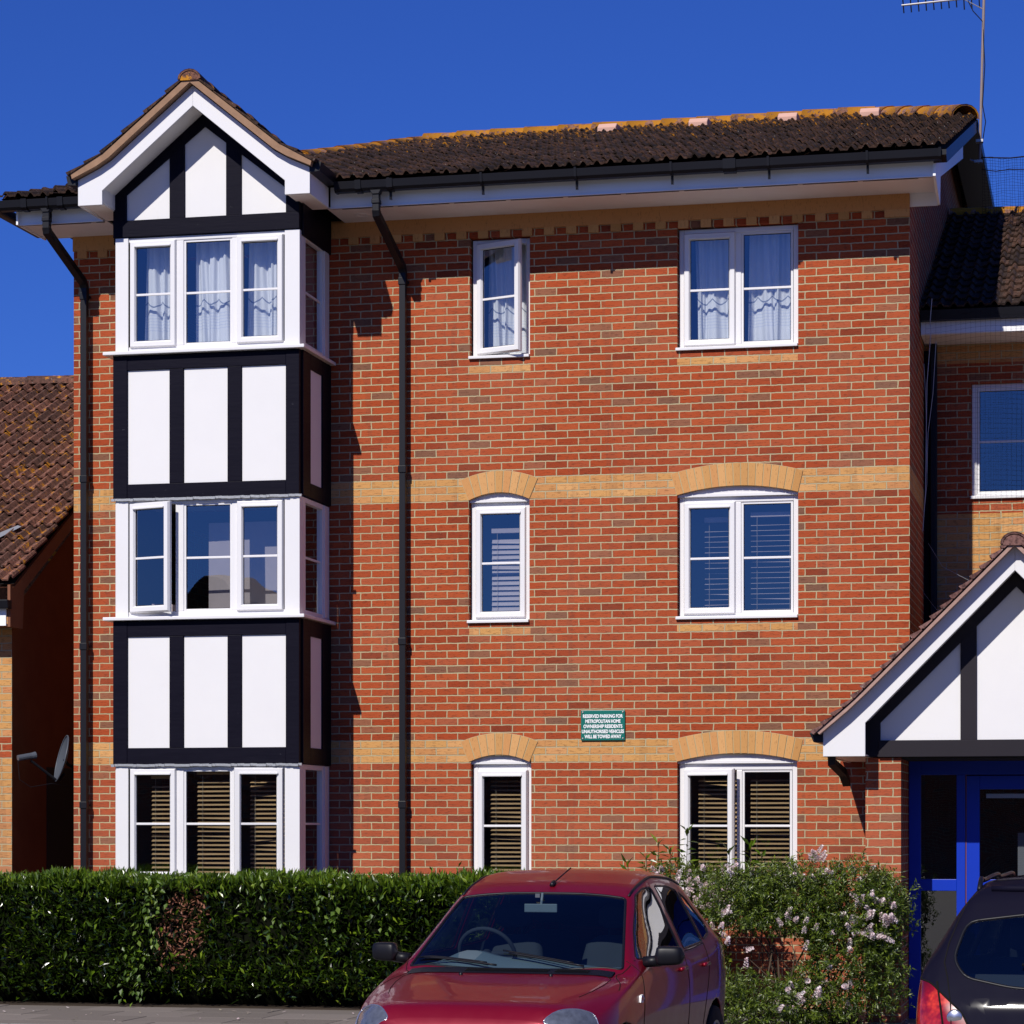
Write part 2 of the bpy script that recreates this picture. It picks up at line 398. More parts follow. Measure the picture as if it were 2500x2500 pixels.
def wall_holes(mb, x0, x1, z0, z1, holes, Y, depth=.11):
    xs = sorted({x0, x1, *[h[0] for h in holes], *[h[1] for h in holes]}); zs = sorted({z0, z1, *[h[2] for h in holes], *[h[3] for h in holes]})
    for a, b in zip(xs, xs[1:]):
        for c, d in zip(zs, zs[1:]):
            mx, mz = (a + b) / 2, (c + d) / 2
            if any(h[0] < mx < h[1] and h[2] < mz < h[3] for h in holes): continue
            mb.add([(a, Y, c), (b, Y, c), (b, Y, d), (a, Y, d)], [(0, 1, 2, 3)])
    for a, b, c, d in holes:
        mb.add([(a, Y, c), (a, Y + depth, c), (a, Y + depth, d), (a, Y, d)], [(0, 1, 2, 3)])
        mb.add([(b, Y, c), (b, Y + depth, c), (b, Y + depth, d), (b, Y, d)], [(3, 2, 1, 0)])
        mb.add([(a, Y, c), (b, Y, c), (b, Y + depth, c), (a, Y + depth, c)], [(0, 1, 2, 3)])
        mb.add([(a, Y, d), (b, Y, d), (b, Y + depth, d), (a, Y + depth, d)], [(3, 2, 1, 0)])

def tile_sheet(O, U, Vd, width, length, roll=.14, gauge=.33, prof='roll', amp=.028, step=.022, clips=(), jitter=.004, phase=0, nper=8):
    """interlocking tiles: O corner at the eave, U along the eave, Vd up the slope. Each tile an island. returns V,F arrays"""
    O = Vector(O); U = Vector(U).normalized(); Vd = Vector(Vd).normalized(); N = U.cross(Vd).normalized()
    if N.z < 0: N = -N
    tw = roll * 2; nt_ = int(math.ceil(width / tw)); nr = int(math.ceil(length / gauge))
    bm = bmesh.new()
    for r in range(nr):
        for c in range(nt_):
            j = random.uniform(-jitter, jitter); jy = random.uniform(-.008, .008); tl = random.uniform(-.006, .006)
            top = []; bot = []; lip = []
            for k in range(nper * 2 + 1):
                uu = c * tw + tw * k / (nper * 2); q = (k / nper) % 1.0
                if prof == 'roll': h = amp * (max(0.0, math.cos((q - .5) * math.pi * 2 * .95)) ** 1.2 if abs(q - .5) < .27 else 0) - .006 * math.sin(q * math.pi)
                else: h = 0
                uu = min(uu, width)
                b0 = O + U * uu + Vd * (r * gauge + jy) + N * (h + step + j + tl * q)
                t0 = O + U * uu + Vd * ((r + 1) * gauge + .03) + N * (h + j * .5 + .001)
                l0 = b0 - N * .02 - Vd * -.002
                bot.append(bm.verts.new(b0)); top.append(bm.verts.new(t0)); lip.append(bm.verts.new(l0))
            for k in range(nper * 2):
                bm.faces.new((bot[k], bot[k + 1], top[k + 1], top[k])); bm.faces.new((lip[k], lip[k + 1], bot[k + 1], bot[k]))
    for co, no in clips:   # keep the side the normal points to
        bmesh.ops.bisect_plane(bm, geom=bm.verts[:] + bm.edges[:] + bm.faces[:], plane_co=co, plane_no=no, clear_inner=True)
    return bm
def bm_obj(bm, name, mat, parent, smooth=False):
    me = bpy.data.meshes.new(name); o = wloc(parent)
    bmesh.ops.translate(bm, verts=bm.verts, vec=-o); bm.to_mesh(me); bm.free()
    if smooth: me.polygons.foreach_set('use_smooth', [True] * len(me.polygons))
    me.materials.append(mat); ob = bpy.data.objects.new(name, me); COL.objects.link(ob); ob.parent = parent; return ob

def ridge_caps(mb, a, b, r=.12, seg=.42, drop=.04):
    a = Vector(a); b = Vector(b); L = (b - a).length; d = (b - a).normalized(); n = max(1, int(L / seg))
    side = d.cross(Vector((0, 0, 1))).normalized(); up = side.cross(d).normalized()
    for i in range(n):
        s0 = a + d * (L * i / n); s1 = a + d * (L * (i + 1) / n + .015); rr = r + random.uniform(-.004, .006); off = random.uniform(-.006, .006)
        vs = []
        for s, R in ((s0, rr + .012), (s1, rr - .004)):
            for k in range(9):
                an = math.pi * (k / 8); vs.append(s + side * (R * math.cos(an)) + up * (R * .85 * math.sin(an) - drop + off))
        for s, R in ((s0, rr - .01), (s1, rr - .026)):
            for k in range(9):
                an = math.pi * (k / 8); vs.append(s + side * (R * math.cos(an)) + up * (R * .85 * math.sin(an) - drop + off))
        fs = [(k, k + 1, 9 + k + 1, 9 + k) for k in range(8)] + [(18 + k, 18 + k + 1, k + 1, k)[::-1] for k in range(8)]
        mb.add(vs, fs)

# ------------------------------------------------------------------ windows
def frame_bars(mb, x0, x1, z0, z1, y0, y1, b=.055, bb=None):
    bb = bb or b
    mb.box(x0, x0 + b, y0, y1, z0, z1); mb.box(x1 - b, x1, y0, y1, z0, z1)
    mb.box(x0 + b, x1 - b, y0, y1, z0, z0 + bb); mb.box(x0 + b, x1 - b, y0, y1, z1 - b, z1)
def sash_bevel(mb, x0, x1, z0, z1, y, b, d):
    """raised picture-frame with chamfered inner edge"""
    o = [(x0, z0), (x1, z0), (x1, z1), (x0, z1)]; m = [(x0 + .012, z0 + .012), (x1 - .012, z0 + .012), (x1 - .012, z1 - .012), (x0 + .012, z1 - .012)]
    n = [(x0 + b - .014, z0 + b - .014), (x1 - b + .014, z0 + b - .014), (x1 - b + .014, z1 - b + .014), (x0 + b - .014, z1 - b + .014)]
    i = [(x0 + b, z0 + b), (x1 - b, z0 + b), (x1 - b, z1 - b), (x0 + b, z1 - b)]
    vs = [(p[0], y, p[1]) for p in o] + [(p[0], y - d, p[1]) for p in m] + [(p[0], y - d, p[1]) for p in n] + [(p[0], y - d + .022, p[1]) for p in i] + [(p[0], y + .03, p[1]) for p in i] + [(p[0], y + .03, p[1]) for p in o]
    fs = []
    for L in range(5):
        for k in range(4): fs.append((L * 4 + k, L * 4 + (k + 1) % 4, L * 4 + 4 + (k + 1) % 4, L * 4 + 4 + k))
    for k in range(4): fs.append((20 + k, 20 + (k + 1) % 4, (k + 1) % 4, k))
    mb.add(vs, fs)
def rotv(mb, hx, hy, ang):
    c, s = math.cos(ang), math.sin(ang)
    mb.v = [(hx + (x - hx) * c - (y - hy) * s, hy + (x - hx) * s + (y - hy) * c, z) for x, y, z in mb.v]
def window(parent, x0, x1, z0, z1, Y, lights, label=None, sill=None, headbar=.05, frame=.05, glass='glass', vent=True, bar=True, side=False, botbar=None):
    """lights: (x0,x1,'fixed'|'sash',opening angle,hinge)"""
    f = MB(); bb = botbar or frame
    f.box(x0, x0 + frame, Y, Y + .07, z0, z1); f.box(x1 - frame, x1, Y, Y + .07, z0, z1)
    f.box(x0 + frame, x1 - frame, Y + .001, Y + .069, z0, z0 + bb); f.box(x0 + frame, x1 - frame, Y + .001, Y + .069, z1 - headbar, z1)
    for (a, b, *_), (c, d, *_2) in zip(lights, lights[1:]): f.box(b, c, Y + .002, Y + .068, z0 + bb, z1 - headbar)
    w = f.build('window', M['pvc'], parent, bevel=.006)
    if label: w['label'] = label
    for a, b, typ, ang, hinge in lights:
        za, zb = z0 + bb, z1 - headbar
        s = MB(); g = MB(); gb = MB()
        if typ == 'sash':
            a2, b2, c2, d2 = a - .012, b + .012, za - .012, zb + .012; B = .068; yo = Y
            sash_bevel(s, a2, b2, c2, d2, yo, B, .028)
            if vent: s.box(a2 + B * .8, b2 - B * .8, yo - .044, yo - .026, d2 - B + .002, d2 - B + .020)
            ga, gb_, gc, gd = a2 + B - .004, b2 - B + .004, c2 + B - .004, d2 - B + .004; gy = yo + .008
        else:
            B = .022
            frame_bars(s, a, b, za, zb, Y + .012, Y + .05, B); ga, gb_, gc, gd = a + B - .003, b - B + .003, za + B - .003, zb - B + .003; gy = Y + .03
        g.add([(ga, gy, gc), (gb_, gy, gc), (gb_, gy, gd), (ga, gy, gd)], [(0, 1, 2, 3)])
        zm = gc + (gd - gc) * .495
        gb.box(ga, gb_, gy - .012, gy + .004, zm - .011, zm + .011)
        # thin black gasket
        k = MB(); frame_bars(k, ga + .002, gb_ - .002, gc + .002, gd - .002, gy - .004, gy + .006, .007)
        if ang:
            hx = (a - .012) if hinge == 'L' else (b + .012); A = -ang if hinge == 'L' else ang
            for q in (s, g, gb, k): rotv(q, hx, Y - .01, math.radians(A))
            st = MB(); st.box(a + .1, a + .32, Y - .02, Y + .01, za + .006, za + .018)
            st.build('stay', M['metal'], w)
        s.build('sash', M['pvc'], w, bevel=.003); g.build('pane', M[glass], w)
        if bar: gb.build('glazing_bar', M['pvc'], w, bevel=.003)
        k.build('gasket', M['plastic'], w)
    if sill:
        sx0, sx1, szt, szb, sy0 = sill
        q = MB(); q.prism([(sy0, szb), (Y + .06, szb), (Y + .06, szt + .012), (Y, szt + .012), (sy0, szt)], 'x', sx0, sx1)
        q.build('sill', M['pvc'], w, bevel=.004)
    return w

def curtain(label, x0, x1, z0, z1, Y, gaps=()):
    n = int((x1 - x0) / .006); V = []; F = []
    ph = random.uniform(0, 6); m = 24
    xs = [x0 + (x1 - x0) * i / n for i in range(n + 1)]
    for i, x in enumerate(xs):
        for j in range(m + 1):
            t = j / m; z = z0 + (z1 - z0) * t
            w = .030 * (1 - .35 * t)
            y = Y + w * math.sin(x * 46 + ph + .8 * math.sin(x * 9 + ph)) + .010 * math.sin(x * 118 + t * 2) + .02 * math.sin(x * 13 + ph)
            xx = x + .035 * math.sin(x * 23 + ph) * (1 - t)
            V.append((xx, y, z))
    for i in range(n):
        xm = (xs[i] + xs[i + 1]) / 2
        if any(a < xm < b for a, b in gaps): continue
        for j in range(m): F.append((i * (m + 1) + j, (i + 1) * (m + 1) + j, (i + 1) * (m + 1) + j + 1, i * (m + 1) + j + 1))
    o = npmesh('net_curtain', V, F, M['curtain'], None, True)
    return tag(o, label, 'curtain', 'white net curtains on the top floor')

def blind(label, x0, x1, z0, z1, Y, mat='blind_tan', tilt=26, group=None, pitch=.0445, width=.046):
    t = thing('venetian_blind', ((x0 + x1) / 2, Y, z0), label, 'blind', group)
    a = math.radians(tilt); mb = MB(); n = int((z1 - z0) / pitch)
    for i in range(n):
        z = z0 + i * pitch; dy = width / 2 * math.cos(a); dz = width / 2 * math.sin(a); j = random.uniform(-.002, .002); j += random.choice((0, 0, 0, 0, 0, .006))
        mb.add([(x0, Y - dy, z - dz + j), (x1, Y - dy, z - dz - j), (x1, Y, z + .003), (x0, Y, z + .003), (x1, Y + dy, z + dz), (x0, Y + dy, z + dz)], [(0, 1, 2, 3), (3, 2, 4, 5)])
    mb.build('slats', M[mat], t)
    c = MB()
    for x in (x0 + (x1 - x0) * .14, x1 - (x1 - x0) * .14): c.box(x - .0015, x + .0015, Y - .026, Y - .024, z0, z1)
    c.build('cords', M['cord'], t)
    h = MB(); h.box(x0, x1, Y - .03, Y + .03, z1 - .005, z1 + .04); h.build('headrail', M[mat], t)
    return t

# ================================================================== GROUND
def struct(o): o['kind'] = 'structure'; return o
g = MB(); g.add([(-160, -160, -.03), (160, -160, -.03), (160, 160, -.03), (-160, 160, -.03)], [(0, 1, 2, 3)])
struct(g.build('road', M['asphalt']))
g = MB()
for r_ in range(4):          # paving flags in front of the hedge
    y0 = -5.0 + r_ * .62; off = (.31 if r_ % 2 else 0)
    x = -17.0 - off
    while x < -5.4:
        w_ = .9 if r_ != 2 else .75
        dz = random.uniform(-.002, .002); g.box(x + .004, x + w_ - .004, y0 + .004, y0 + .616, -.02, .085 + dz); x += w_
struct(g.build('pavement', M['paving'], bevel=.004))
g = MB(); g.box(-17.3, -5.35, -4.996, -2.3, -.025, .075)
struct(g.build('paving_bed', M['soil']))
g = MB(); x = -17.3
while x < -5.9:
    g.box(x + .003, x + .912, -5.14, -5.004, -.025, .1); x += .915
struct(g.build('kerb', M['curb'], bevel=.015))
g = MB(); g.box(-17.3, -5.2, -2.62, 0.0, -.026, .09); struct(g.build('planting_bed', M['soil']))
g = MB(); g.add([(-5.3, -4.6, -.016), (4.5, -4.6, -.016), (4.5, -.02, -.016), (-5.3, -.02, -.016)], [(0, 1, 2, 3)])
struct(g.build('path', M['gravel']))
# scattered leaves and petals on the ground
V = []; F = []; 
for i in range(1500):
    if i < 900: x, y, z = rng.uniform(-2.9, -.9), rng.uniform(-3.2, -.4), -.008
    elif i < 960: x, y, z = rng.uniform(-12, -6), rng.uniform(-4.9, -2.9), .095
    else: x, y, z = rng.uniform(-4.4, -1.2), rng.uniform(-3.3, -1.0), -.008
    a = rng.uniform(0, 6.3); s = rng.uniform(.012, .028); ca, sa = math.cos(a) * s, math.sin(a) * s; n0 = len(V)
    V += [(x - ca, y - sa, z), (x + sa * .5, y - ca * .5, z + .006), (x + ca, y + sa, z + rng.uniform(0, .015)), (x - sa * .5, y + ca * .5, z + .004)]; F.append((n0, n0 + 1, n0 + 2, n0 + 3))
M['litter'] = leaf_mat('fallen_petals', [(0, (.10, .13, .03)), (.3, (.35, .30, .22)), (.6, (.55, .42, .42)), (1, (.62, .55, .52))], .7, .1)
tag(npmesh('leaf_litter', V, F, M['litter']), 'fallen petals and dry leaves scattered on the path', 'leaf litter', kind='stuff')

# ================================================================== MAIN BLOCK
XL, XR, EZ = -10.537, -1.927, 7.87
blk = thing('brick_apartment_block', (-6.2, 0, 0), 'three-storey red brick block of flats with buff bands and brown tiled roof', 'apartment block')
holes = [(-6.303, -5.686, 6.44, 7.66), (-4.20, -3.006, 6.44, 7.66), (-6.315, -5.69, 3.795, 5.107), (-4.20, -3.006, 3.795, 5.107),
         (-6.295, -5.672, 1.16, 2.47), (-4.20, -3.016, 1.16, 2.47), (-9.66, -7.79, 1.2, 2.4), (-9.66, -7.79, 3.85, 5.0), (-9.66, -7.79, 6.5, 7.6)]
w = MB(); wall_holes(w, XL, XR, -.03, 7.9, holes, 0.0)
w.build('wall', M['brick'], blk)
w = MB()
w.add([(XR, 0, -.03), (XR, 14, -.03), (XR, 14, 9.6), (XR, 7, 10.3), (XR, 4.6, 9.7), (XR, 0, 7.9)], [(0, 1, 2, 3, 4, 5)])
w.add([(XL, 0, -.03), (XL, 0, 7.9), (XL, 14, 7.9), (XL, 14, -.03)], [(0, 1, 2, 3)])
w.add([(XL, 14, -.03), (XL, 14, 9.6), (XR, 14, 9.6), (XR, 14, -.03)], [(0, 1, 2, 3)])
w.build('side_wall', M['brick_side'], blk)
w = MB()
for z in (.09, 2.62, 5.24, 7.86): w.box(XL + .05, XR - .05, .12, 4.2, z - .02, z)
w.box(XL + .05, XR - .05, 4.2, 4.25, 0, 7.86)
for x in (-7.6, -6.9, -5.1, -4.9): w.box(x, x + .03, .14, 4.2, .1, 7.84)
w.build('interior_partition', M['room'], blk)

# dentil course and corbelled buff band under the eaves
w = MB(); x = XL + .05
while x < XR - .45:
    if not (-9.75 < x < -7.75): w.box(x, x + .102, -.028, .01, 7.652, 7.725)
    x += .225
w.box(-7.74, XR + .0, -.030, .01, 7.7252, 7.875); w.box(XL, -9.73, -.030, .01, 7.7252, 7.875)
w.box(XR - .24, XR, -.029, .01, 7.652, 7.7248)
w.build('dentil_course', M['voussoir'], blk)

# arches over middle and ground floor windows
def arch(x0, x1, zs, rise, xe0, xe1, zes, rise2, n):
    mb = MB(); mo = MB()
    def icurve(t): return (x0 + (x1 - x0) * t, zs + rise * (1 - (2 * t - 1) ** 2))
    def ecurve(t): return (xe0 + (xe1 - xe0) * t, zes + rise2 * (1 - (2 * t - 1) ** 2))
    m = 24
    poly = [icurve(i / m) for i in range(m + 1)] + [ecurve(1 - i / m) for i in range(m + 1)]
    A = [icurve(i / m) for i in range(m + 1)]; B = [ecurve(i / m) for i in range(m + 1)]
    for i in range(m):
        q = [A[i], A[i + 1], B[i + 1], B[i]]
        mo.add([(p[0], -.003, p[1]) for p in q] + [(p[0], .10, p[1]) for p in q], [(0, 1, 2, 3), (4, 5, 1, 0)])
    for i in range(n):
        e = .0042 / (x1 - x0); ta, tb = i / n + e, (i + 1) / n - e
        a, b = icurve(ta), icurve(tb); c, d = ecurve(tb), ecurve(ta); a = (a[0], a[1] - .001); b = (b[0], b[1] - .001)
        j = random.uniform(-.0015, .0015)
        mb.add([(a[0], -.009 + j, a[1]), (b[0], -.009 + j, b[1]), (c[0], -.009 + j, c[1] - .004), (d[0], -.009 + j, d[1] - .004),
                (a[0], .1, a[1]), (b[0], .1, b[1]), (c[0], 0, c[1] - .004), (d[0], 0, d[1] - .004)], [(0, 1, 2, 3), (4, 5, 1, 0), (1, 5, 6, 2), (4, 0, 3, 7), (3, 2, 6, 7)])
    o = mb.build('arch', M['voussoir'], blk); mo.build('arch_mortar', M['mortar'], o)
    f = MB(); f.prism([(x0, zs - .012)] + [(x1, zs - .012)] + [(icurve(1 - i / 16)[0], icurve(1 - i / 16)[1] + .03) for i in range(17)], 'y', .045, .09)
    f.box(x0 + .001, x1 - .001, .035, .0449, zs - .02, zs + .005)
    f.build('arch_infill_board', M['pvc'], blk)
for dz in (0, -2.625):
    arch(-6.318, -5.688, 5.03 + dz, .075, -6.40, -5.60, 5.235 + dz, .085, 9)
    arch(-4.205, -3.003, 5.025 + dz, .08, -4.265, -2.955, 5.235 + dz, .092, 17)

YW_ = .075
def sil(x0, x1, z): return (x0 - .012, x1, z, z - .028, -.035)
window(blk, -6.29, -5.69, 6.455, 7.65, YW_, [(-6.235, -5.745, 'sash', 20, 'L')], 'small top-floor window with its sash swung open', sil(-6.30, -5.69, 6.472))
window(blk, -4.19, -3.01, 6.455, 7.65, YW_, [(-4.135, -3.64, 'sash', 0, 'L'), (-3.575, -3.065, 'fixed', 0, 'L')], None, sil(-4.20, -3.01, 6.472))
window(blk, -6.305, -5.695, 3.81, 5.02, YW_, [(-6.25, -5.75, 'sash', 0, 'L')], None, sil(-6.315, -5.695, 3.825), headbar=.07)
window(blk, -4.19, -3.01, 3.81, 5.02, YW_, [(-4.135, -3.64, 'sash', 0, 'L'), (-3.575, -3.065, 'fixed', 0, 'L')], None, sil(-4.20, -3.01, 3.825), headbar=.07)
window(blk, -6.285, -5.677, 1.175, 2.395, YW_, [(-6.23, -5.73, 'sash', 3, 'L')], None, sil(-6.295, -5.677, 1.19), headbar=.08)
window(blk, -4.19, -3.02, 1.175, 2.395, YW_, [(-4.135, -3.62, 'sash', 16, 'L'), (-3.565, -3.075, 'fixed', 0, 'L')], 'ground-floor window with its left sash ajar', sil(-4.20, -3.02, 1.19), headbar=.08)

# ---- bay
BX0, BX1, BY = -9.705, -7.771, -1.0
def bay_timber(z0, z1, zp0, zp1):
    t = MB(); y = BY
    def V_(x0, x1, za, zb, d=.0): t.box(x0, x1, y - .018 - d, y + .05, za, zb)
    V_(BX0, -9.557, z0, z1, .004); V_(-7.91, BX1, z0, z1, .004)
    t.box(-9.557, -7.91, y - .018, y + .05, z0, zp0); t.box(-9.557, -7.91, y - .018, y + .05, zp1, z1)
    V_(-9.116, -8.968, zp0, zp1, -.003); V_(-8.512, -8.366, zp0, zp1, -.003)
    # side faces
    for s, X in ((1, BX1), (-1, BX0)):
        a, b = (X, X + .02 * s)
        a2 = X - .05 * s
        t.box(a2, b, y + .05, -.70, z0, z1); t.box(a2, b, -.29, -.001, z0, z1)
        t.box(a2, b, -.70, -.29, z0, zp0); t.box(a2, b, -.70, -.29, zp1 + .0, z1)
    o = t.build('timber_frame', M['timber'], blk, bevel=.005)
    for a, b in ((-9.557, -9.116), (-8.968, -8.512), (-8.366, -7.91)):
        p = MB(); p.box(a + .001, b - .001, y + .004, y + .03, zp0 + .001, zp1 - .001); p.build('render_panel', M['render'], o)
    for X, s in ((BX1, 1), (BX0, -1)):
        p = MB(); p.box(X - .03 * s, X + .002 * s, -.699, -.291, zp0 + .001, zp1 - .001); p.build('render_panel', M['render'], o)
bay_timber(5.01, 6.435, 5.155, 6.287)
bay_timber(2.375, 3.80, 2.537, 3.643)
# flat lead drips under the timber bands
for z in (5.008, 2.373):
    l = MB(); n = 60
    for i in range(n):
        a = BX0 - .015 + (BX1 - BX0 + .04) * i / n; b = a + (BX1 - BX0 + .04) / n; r1 = random.uniform(-.006, .006)
        l.box(a, b + .002, BY - .034 + r1, BY - .01, z - .02 + r1 * .7, z + .004 + r1 * .5)
    l.build('lead_drip', M['lead'], blk)
# bay windows: front + two sides
def bay_win(z0, z1, lights, lab=None, sillz=None):
    f = window(blk, BX0 + .02, BX1, z0, z1, BY + .01, lights, lab, None, headbar=.045, frame=.15 if False else .055)
    p = MB()
    p.box(BX0 + .02, -9.55, BY - .006, BY + .0095, z0, z1); p.build('corner_post', M['pvc'], f, bevel=.004)
    p = MB(); p.box(-7.925, BX1, BY - .006, BY + .0095, z0, z1); p.build('corner_post', M['pvc'], f, bevel=.004)
    for s, X in ((1, BX1), (-1, BX0 + .02)):
        q = MB(); g_ = MB(); gb = MB()
        xa, xb = X - .06 * s, X
        q.box(xa, xb, BY + .081, BY + .19, z0, z1); q.box(xa, xb, -.24, -.002, z0, z1); q.box(xa, xb, BY + .19, -.24, z0, z0 + .06); q.box(xa, xb, BY + .19, -.24, z1 - .05, z1)
        q.box(xb - .001, xb + .012 * s, -.20, -.06, z0 + .03, z1 - .01)
        if s < 0:
            q.box(xb + .02, xb + .04, BY + .20, -.16, z0 + .06, z1 - .05); q.build('side_panel', M['pvc'], f, bevel=.003)
            q = MB(); q.box(xb + .07, xb + .08, BY + .1, .1, z0, z1); q.build('lining', M['dark'], f); continue
        g_.add([(X - .03 * s, BY + .20, z0 + .06), (X - .03 * s, -.16, z0 + .06), (X - .03 * s, -.16, z1 - .05), (X - .03 * s, BY + .20, z1 - .05)], [(0, 1, 2, 3)])
        zm = (z0 + z1) / 2 + .0
        gb.box(X - .035 * s, X - .02 * s, BY + .2, -.16, zm - .01, zm + .01)
        sw = q.build('window', M['pvc'], blk, bevel=.003); g_.build('pane', M['glass'], sw); gb.build('glazing_bar', M['pvc'], sw)
        if s > 0: sw['label'] = 'narrow window in the side of the bay'
    if sillz:
        q = MB(); q.prism([(BX0 - .085, BY - .085), (BX1 + .07, BY - .085), (BX1 + .07, -.001), (BX0 - .085, -.001)], 'z', sillz - .034, sillz)
        q.build('sill', M['pvc'], f, bevel=.006)
    # floor and head slabs in the bay
    q = MB(); q.box(BX0 + .06, BX1 - .06, BY + .09, .1, z0 - .03, z0 + .0); q.box(BX0 + .06, BX1 - .06, BY + .09, .1, z1, z1 + .03); q.build('bay_board', M['room'], blk)
L3 = lambda a1=0, h1='L', a3=0, h3='L': [(-9.525, -9.06, 'sash', a1, h1), (-8.975, -8.475, 'fixed', 0, 'L'), (-8.41, -7.95, 'sash', a3, h3)]
bay_win(6.466, 7.605, L3(), None, 6.468)
bay_win(3.833, 5.0, L3(17, 'L'), 'bay window with its left sash swung open', 3.835)
bay_win(1.20, 2.37, L3(0, 'L', 14, 'R'), None, 1.2)
w = MB(); w.box(BX0, BX1, BY, -.001, -.03, 1.165); w.build('bay_plinth', M['brick_plain'], blk)
# ---- gable over the bay
GX = -8.748
t = MB(); y = BY
t.box(BX0, BX1, y - .022, y + .05, 7.61, 7.775)
t.box(BX0, -9.565, y - .018, y + .05, 7.775, 8.12)
t.box(-7.91, BX1, y - .018, y + .05, 7.775, 8.12)
t.box(-9.114, -8.956, y - .017, y + .05, 7.775, 8.6); t.box(-8.526, -8.369, y - .017, y + .05, 7.775, 8.6)
def zi(x): return 8.662 - .775 * abs(x - (-8.747))       # inner edge of the black rafters
t.prism([(-9.565, zi(-9.565)), (-8.747, 8.662), (-7.91, zi(-7.91)), (-7.80, zi(-7.80) + .02), (-7.80, 8.3), (-8.747, 9.03), (-9.70, 8.3), (-9.70, zi(-9.565))], 'y', y - .019, y + .05)
t.box(BX1 - .03, BX1 + .02, y + .05, -.001, 7.56, 7.90); t.box(BX0 - .02, BX0 + .03, y + .05, -.001, 7.56, 7.90)
o = t.build('gable_timber', M['timber'], blk, bevel=.004)
p = MB(); p.prism([(-9.6, 7.77), (-7.88, 7.77), (-7.88, 8.1), (-8.747, 8.75), (-9.6, 8.1)], 'y', y + .004, y + .03)
p.build('render_panel', M['render'], o)
# bargeboards
YB0, YB1 = -1.36, -1.325
def barge_half(s):
    c = GX; q = lambda dx, z: (c + s * dx, z)
    return [q(0, 8.975), q(.84, 8.29), q(.97, 8.215), q(1.19, 8.115), q(1.19, 7.862), q(.937, 7.862), q(.937, 8.0), q(0, 8.777)]
for s in (-1, 1):
    b = MB(); b.prism(barge_half(s), 'y', YB0, YB1); b.build('bargeboard', M['pvc'], blk, bevel=.004)
    u = MB()     # sloping soffit behind the bargeboard + horizontal box end
    u.add([(GX, YB1, 8.80), (GX + s * .937, YB1, 8.03), (GX + s * .937, BY - .01, 8.03), (GX, BY - .01, 8.80)], [(0, 1, 2, 3)])
    u.box(GX + s * .937, GX + s * .945, YB1, BY - .01, 7.885, 8.05)
    u.box(GX + s * .945, GX + s * 1.17, YB1, -.64, 7.874, 7.884)
    u.build('gable_soffit', M['soffit'], blk)
    fz = MB(); fz.box(GX + s * 1.17, GX + s * 1.19, YB1, -.735, 7.862, 8.06); fz.build('gable_fascia', M['fascia'], blk)
    gx = GX + s * 1.19
    gt = MB(); gt.prism([(gx, 8.06), (gx + s * .10, 8.07), (gx + s * .115, 8.155), (gx + s * .10, 8.155), (gx + s * .085, 8.085), (gx, 8.075)], 'y', -1.36, -.80)
    gt.prism([(gx, 8.06), (gx + s * .10, 8.07), (gx + s * .118, 8.158), (gx, 8.158)], 'y', -1.375, -1.361)
    gt.build('gable_gutter', M['plastic'], blk)
    # verge: undercloak mortar strip
    v = MB(); P_ = [(0, 8.985), (.84, 8.30), (.97, 8.222), (1.22, 8.11)]; T_ = [(0, 9.06), (.84, 8.385), (.97, 8.31), (1.235, 8.165)]
    v.prism([(GX + s * a, z) for a, z in P_] + [(GX + s * a, z) for a, z in T_[::-1]], 'y', -1.445, -1.30); v.build('verge_mortar', M['verge'], blk)
def gable_slope(s, name_mat, GXc, apex, bend, eave, y0, y1, gauge=.26, thick=.022, parent=None, amp=0, stepf=1.0):
    """small tile courses laid from eave to ridge in stepped rows; each row a slab"""
    mb = MB(); pts = [eave, bend, apex]; segs = []
    for a, b in zip(pts, pts[1:]):
        L = math.hypot(b[0] - a[0], b[1] - a[1]); n = max(1, round(L / gauge))
        for i in range(n): segs.append(((a[0] + (b[0] - a[0]) * i / n, a[1] + (b[1] - a[1]) * i / n), (a[0] + (b[0] - a[0]) * (i + 1) / n, a[1] + (b[1] - a[1]) * (i + 1) / n)))
    for a, b in segs:
        dx, dz = b[0] - a[0], b[1] - a[1]; L = math.hypot(dx, dz); nx, nz = abs(dz / L), abs(dx / L)
        y = y0
        while y < y1 - .05:
            ye = min(y + .28, y1); j = random.uniform(-.004, .004); e = random.uniform(-.006, .006)
            st = .034 * stepf
            lo = (a[0] - dx / L * (.015 + e), a[1] - dz / L * (.015 + e))
            q = [lo, b, (b[0] + nx * .006 * 1, b[1] + nz * .006), (lo[0] + nx * (st + j), lo[1] + nz * (st + j))]
            vs = [(GXc + s * p[0], y + .002, p[1]) for p in q] + [(GXc + s * p[0], ye - .002, p[1]) for p in q]
            fs = [(0, 1, 2, 3), (7, 6, 5, 4), (0, 4, 5, 1), (1, 5, 6, 2), (2, 6, 7, 3), (3, 7, 4, 0)]
            if s < 0: fs = [f[::-1] for f in fs]
            mb.add(vs, fs); y = ye
    return mb.build('roof', name_mat, parent)
for s in (-1, 1):
    o = gable_slope(s, M['tiles'], GX, (0, 9.07), (.9, 8.345), (1.25, 8.15), -1.46, 2.2, parent=blk)
rc = MB(); ridge_caps(rc, (GX, -1.47, 9.06), (GX, 2.25, 9.06), .105, .4, .05); rc.build('ridge_tiles', M['tiles_nb'], blk, smooth=True)
w = MB(); w.prism([(GX + .095 * math.cos(math.pi * k / 12), 9.0 + .085 * math.sin(math.pi * k / 12)) for k in range(13)], 'y', -1.462, -1.40); w.build('ridge_end_mortar', M['tiles_nb'], blk)

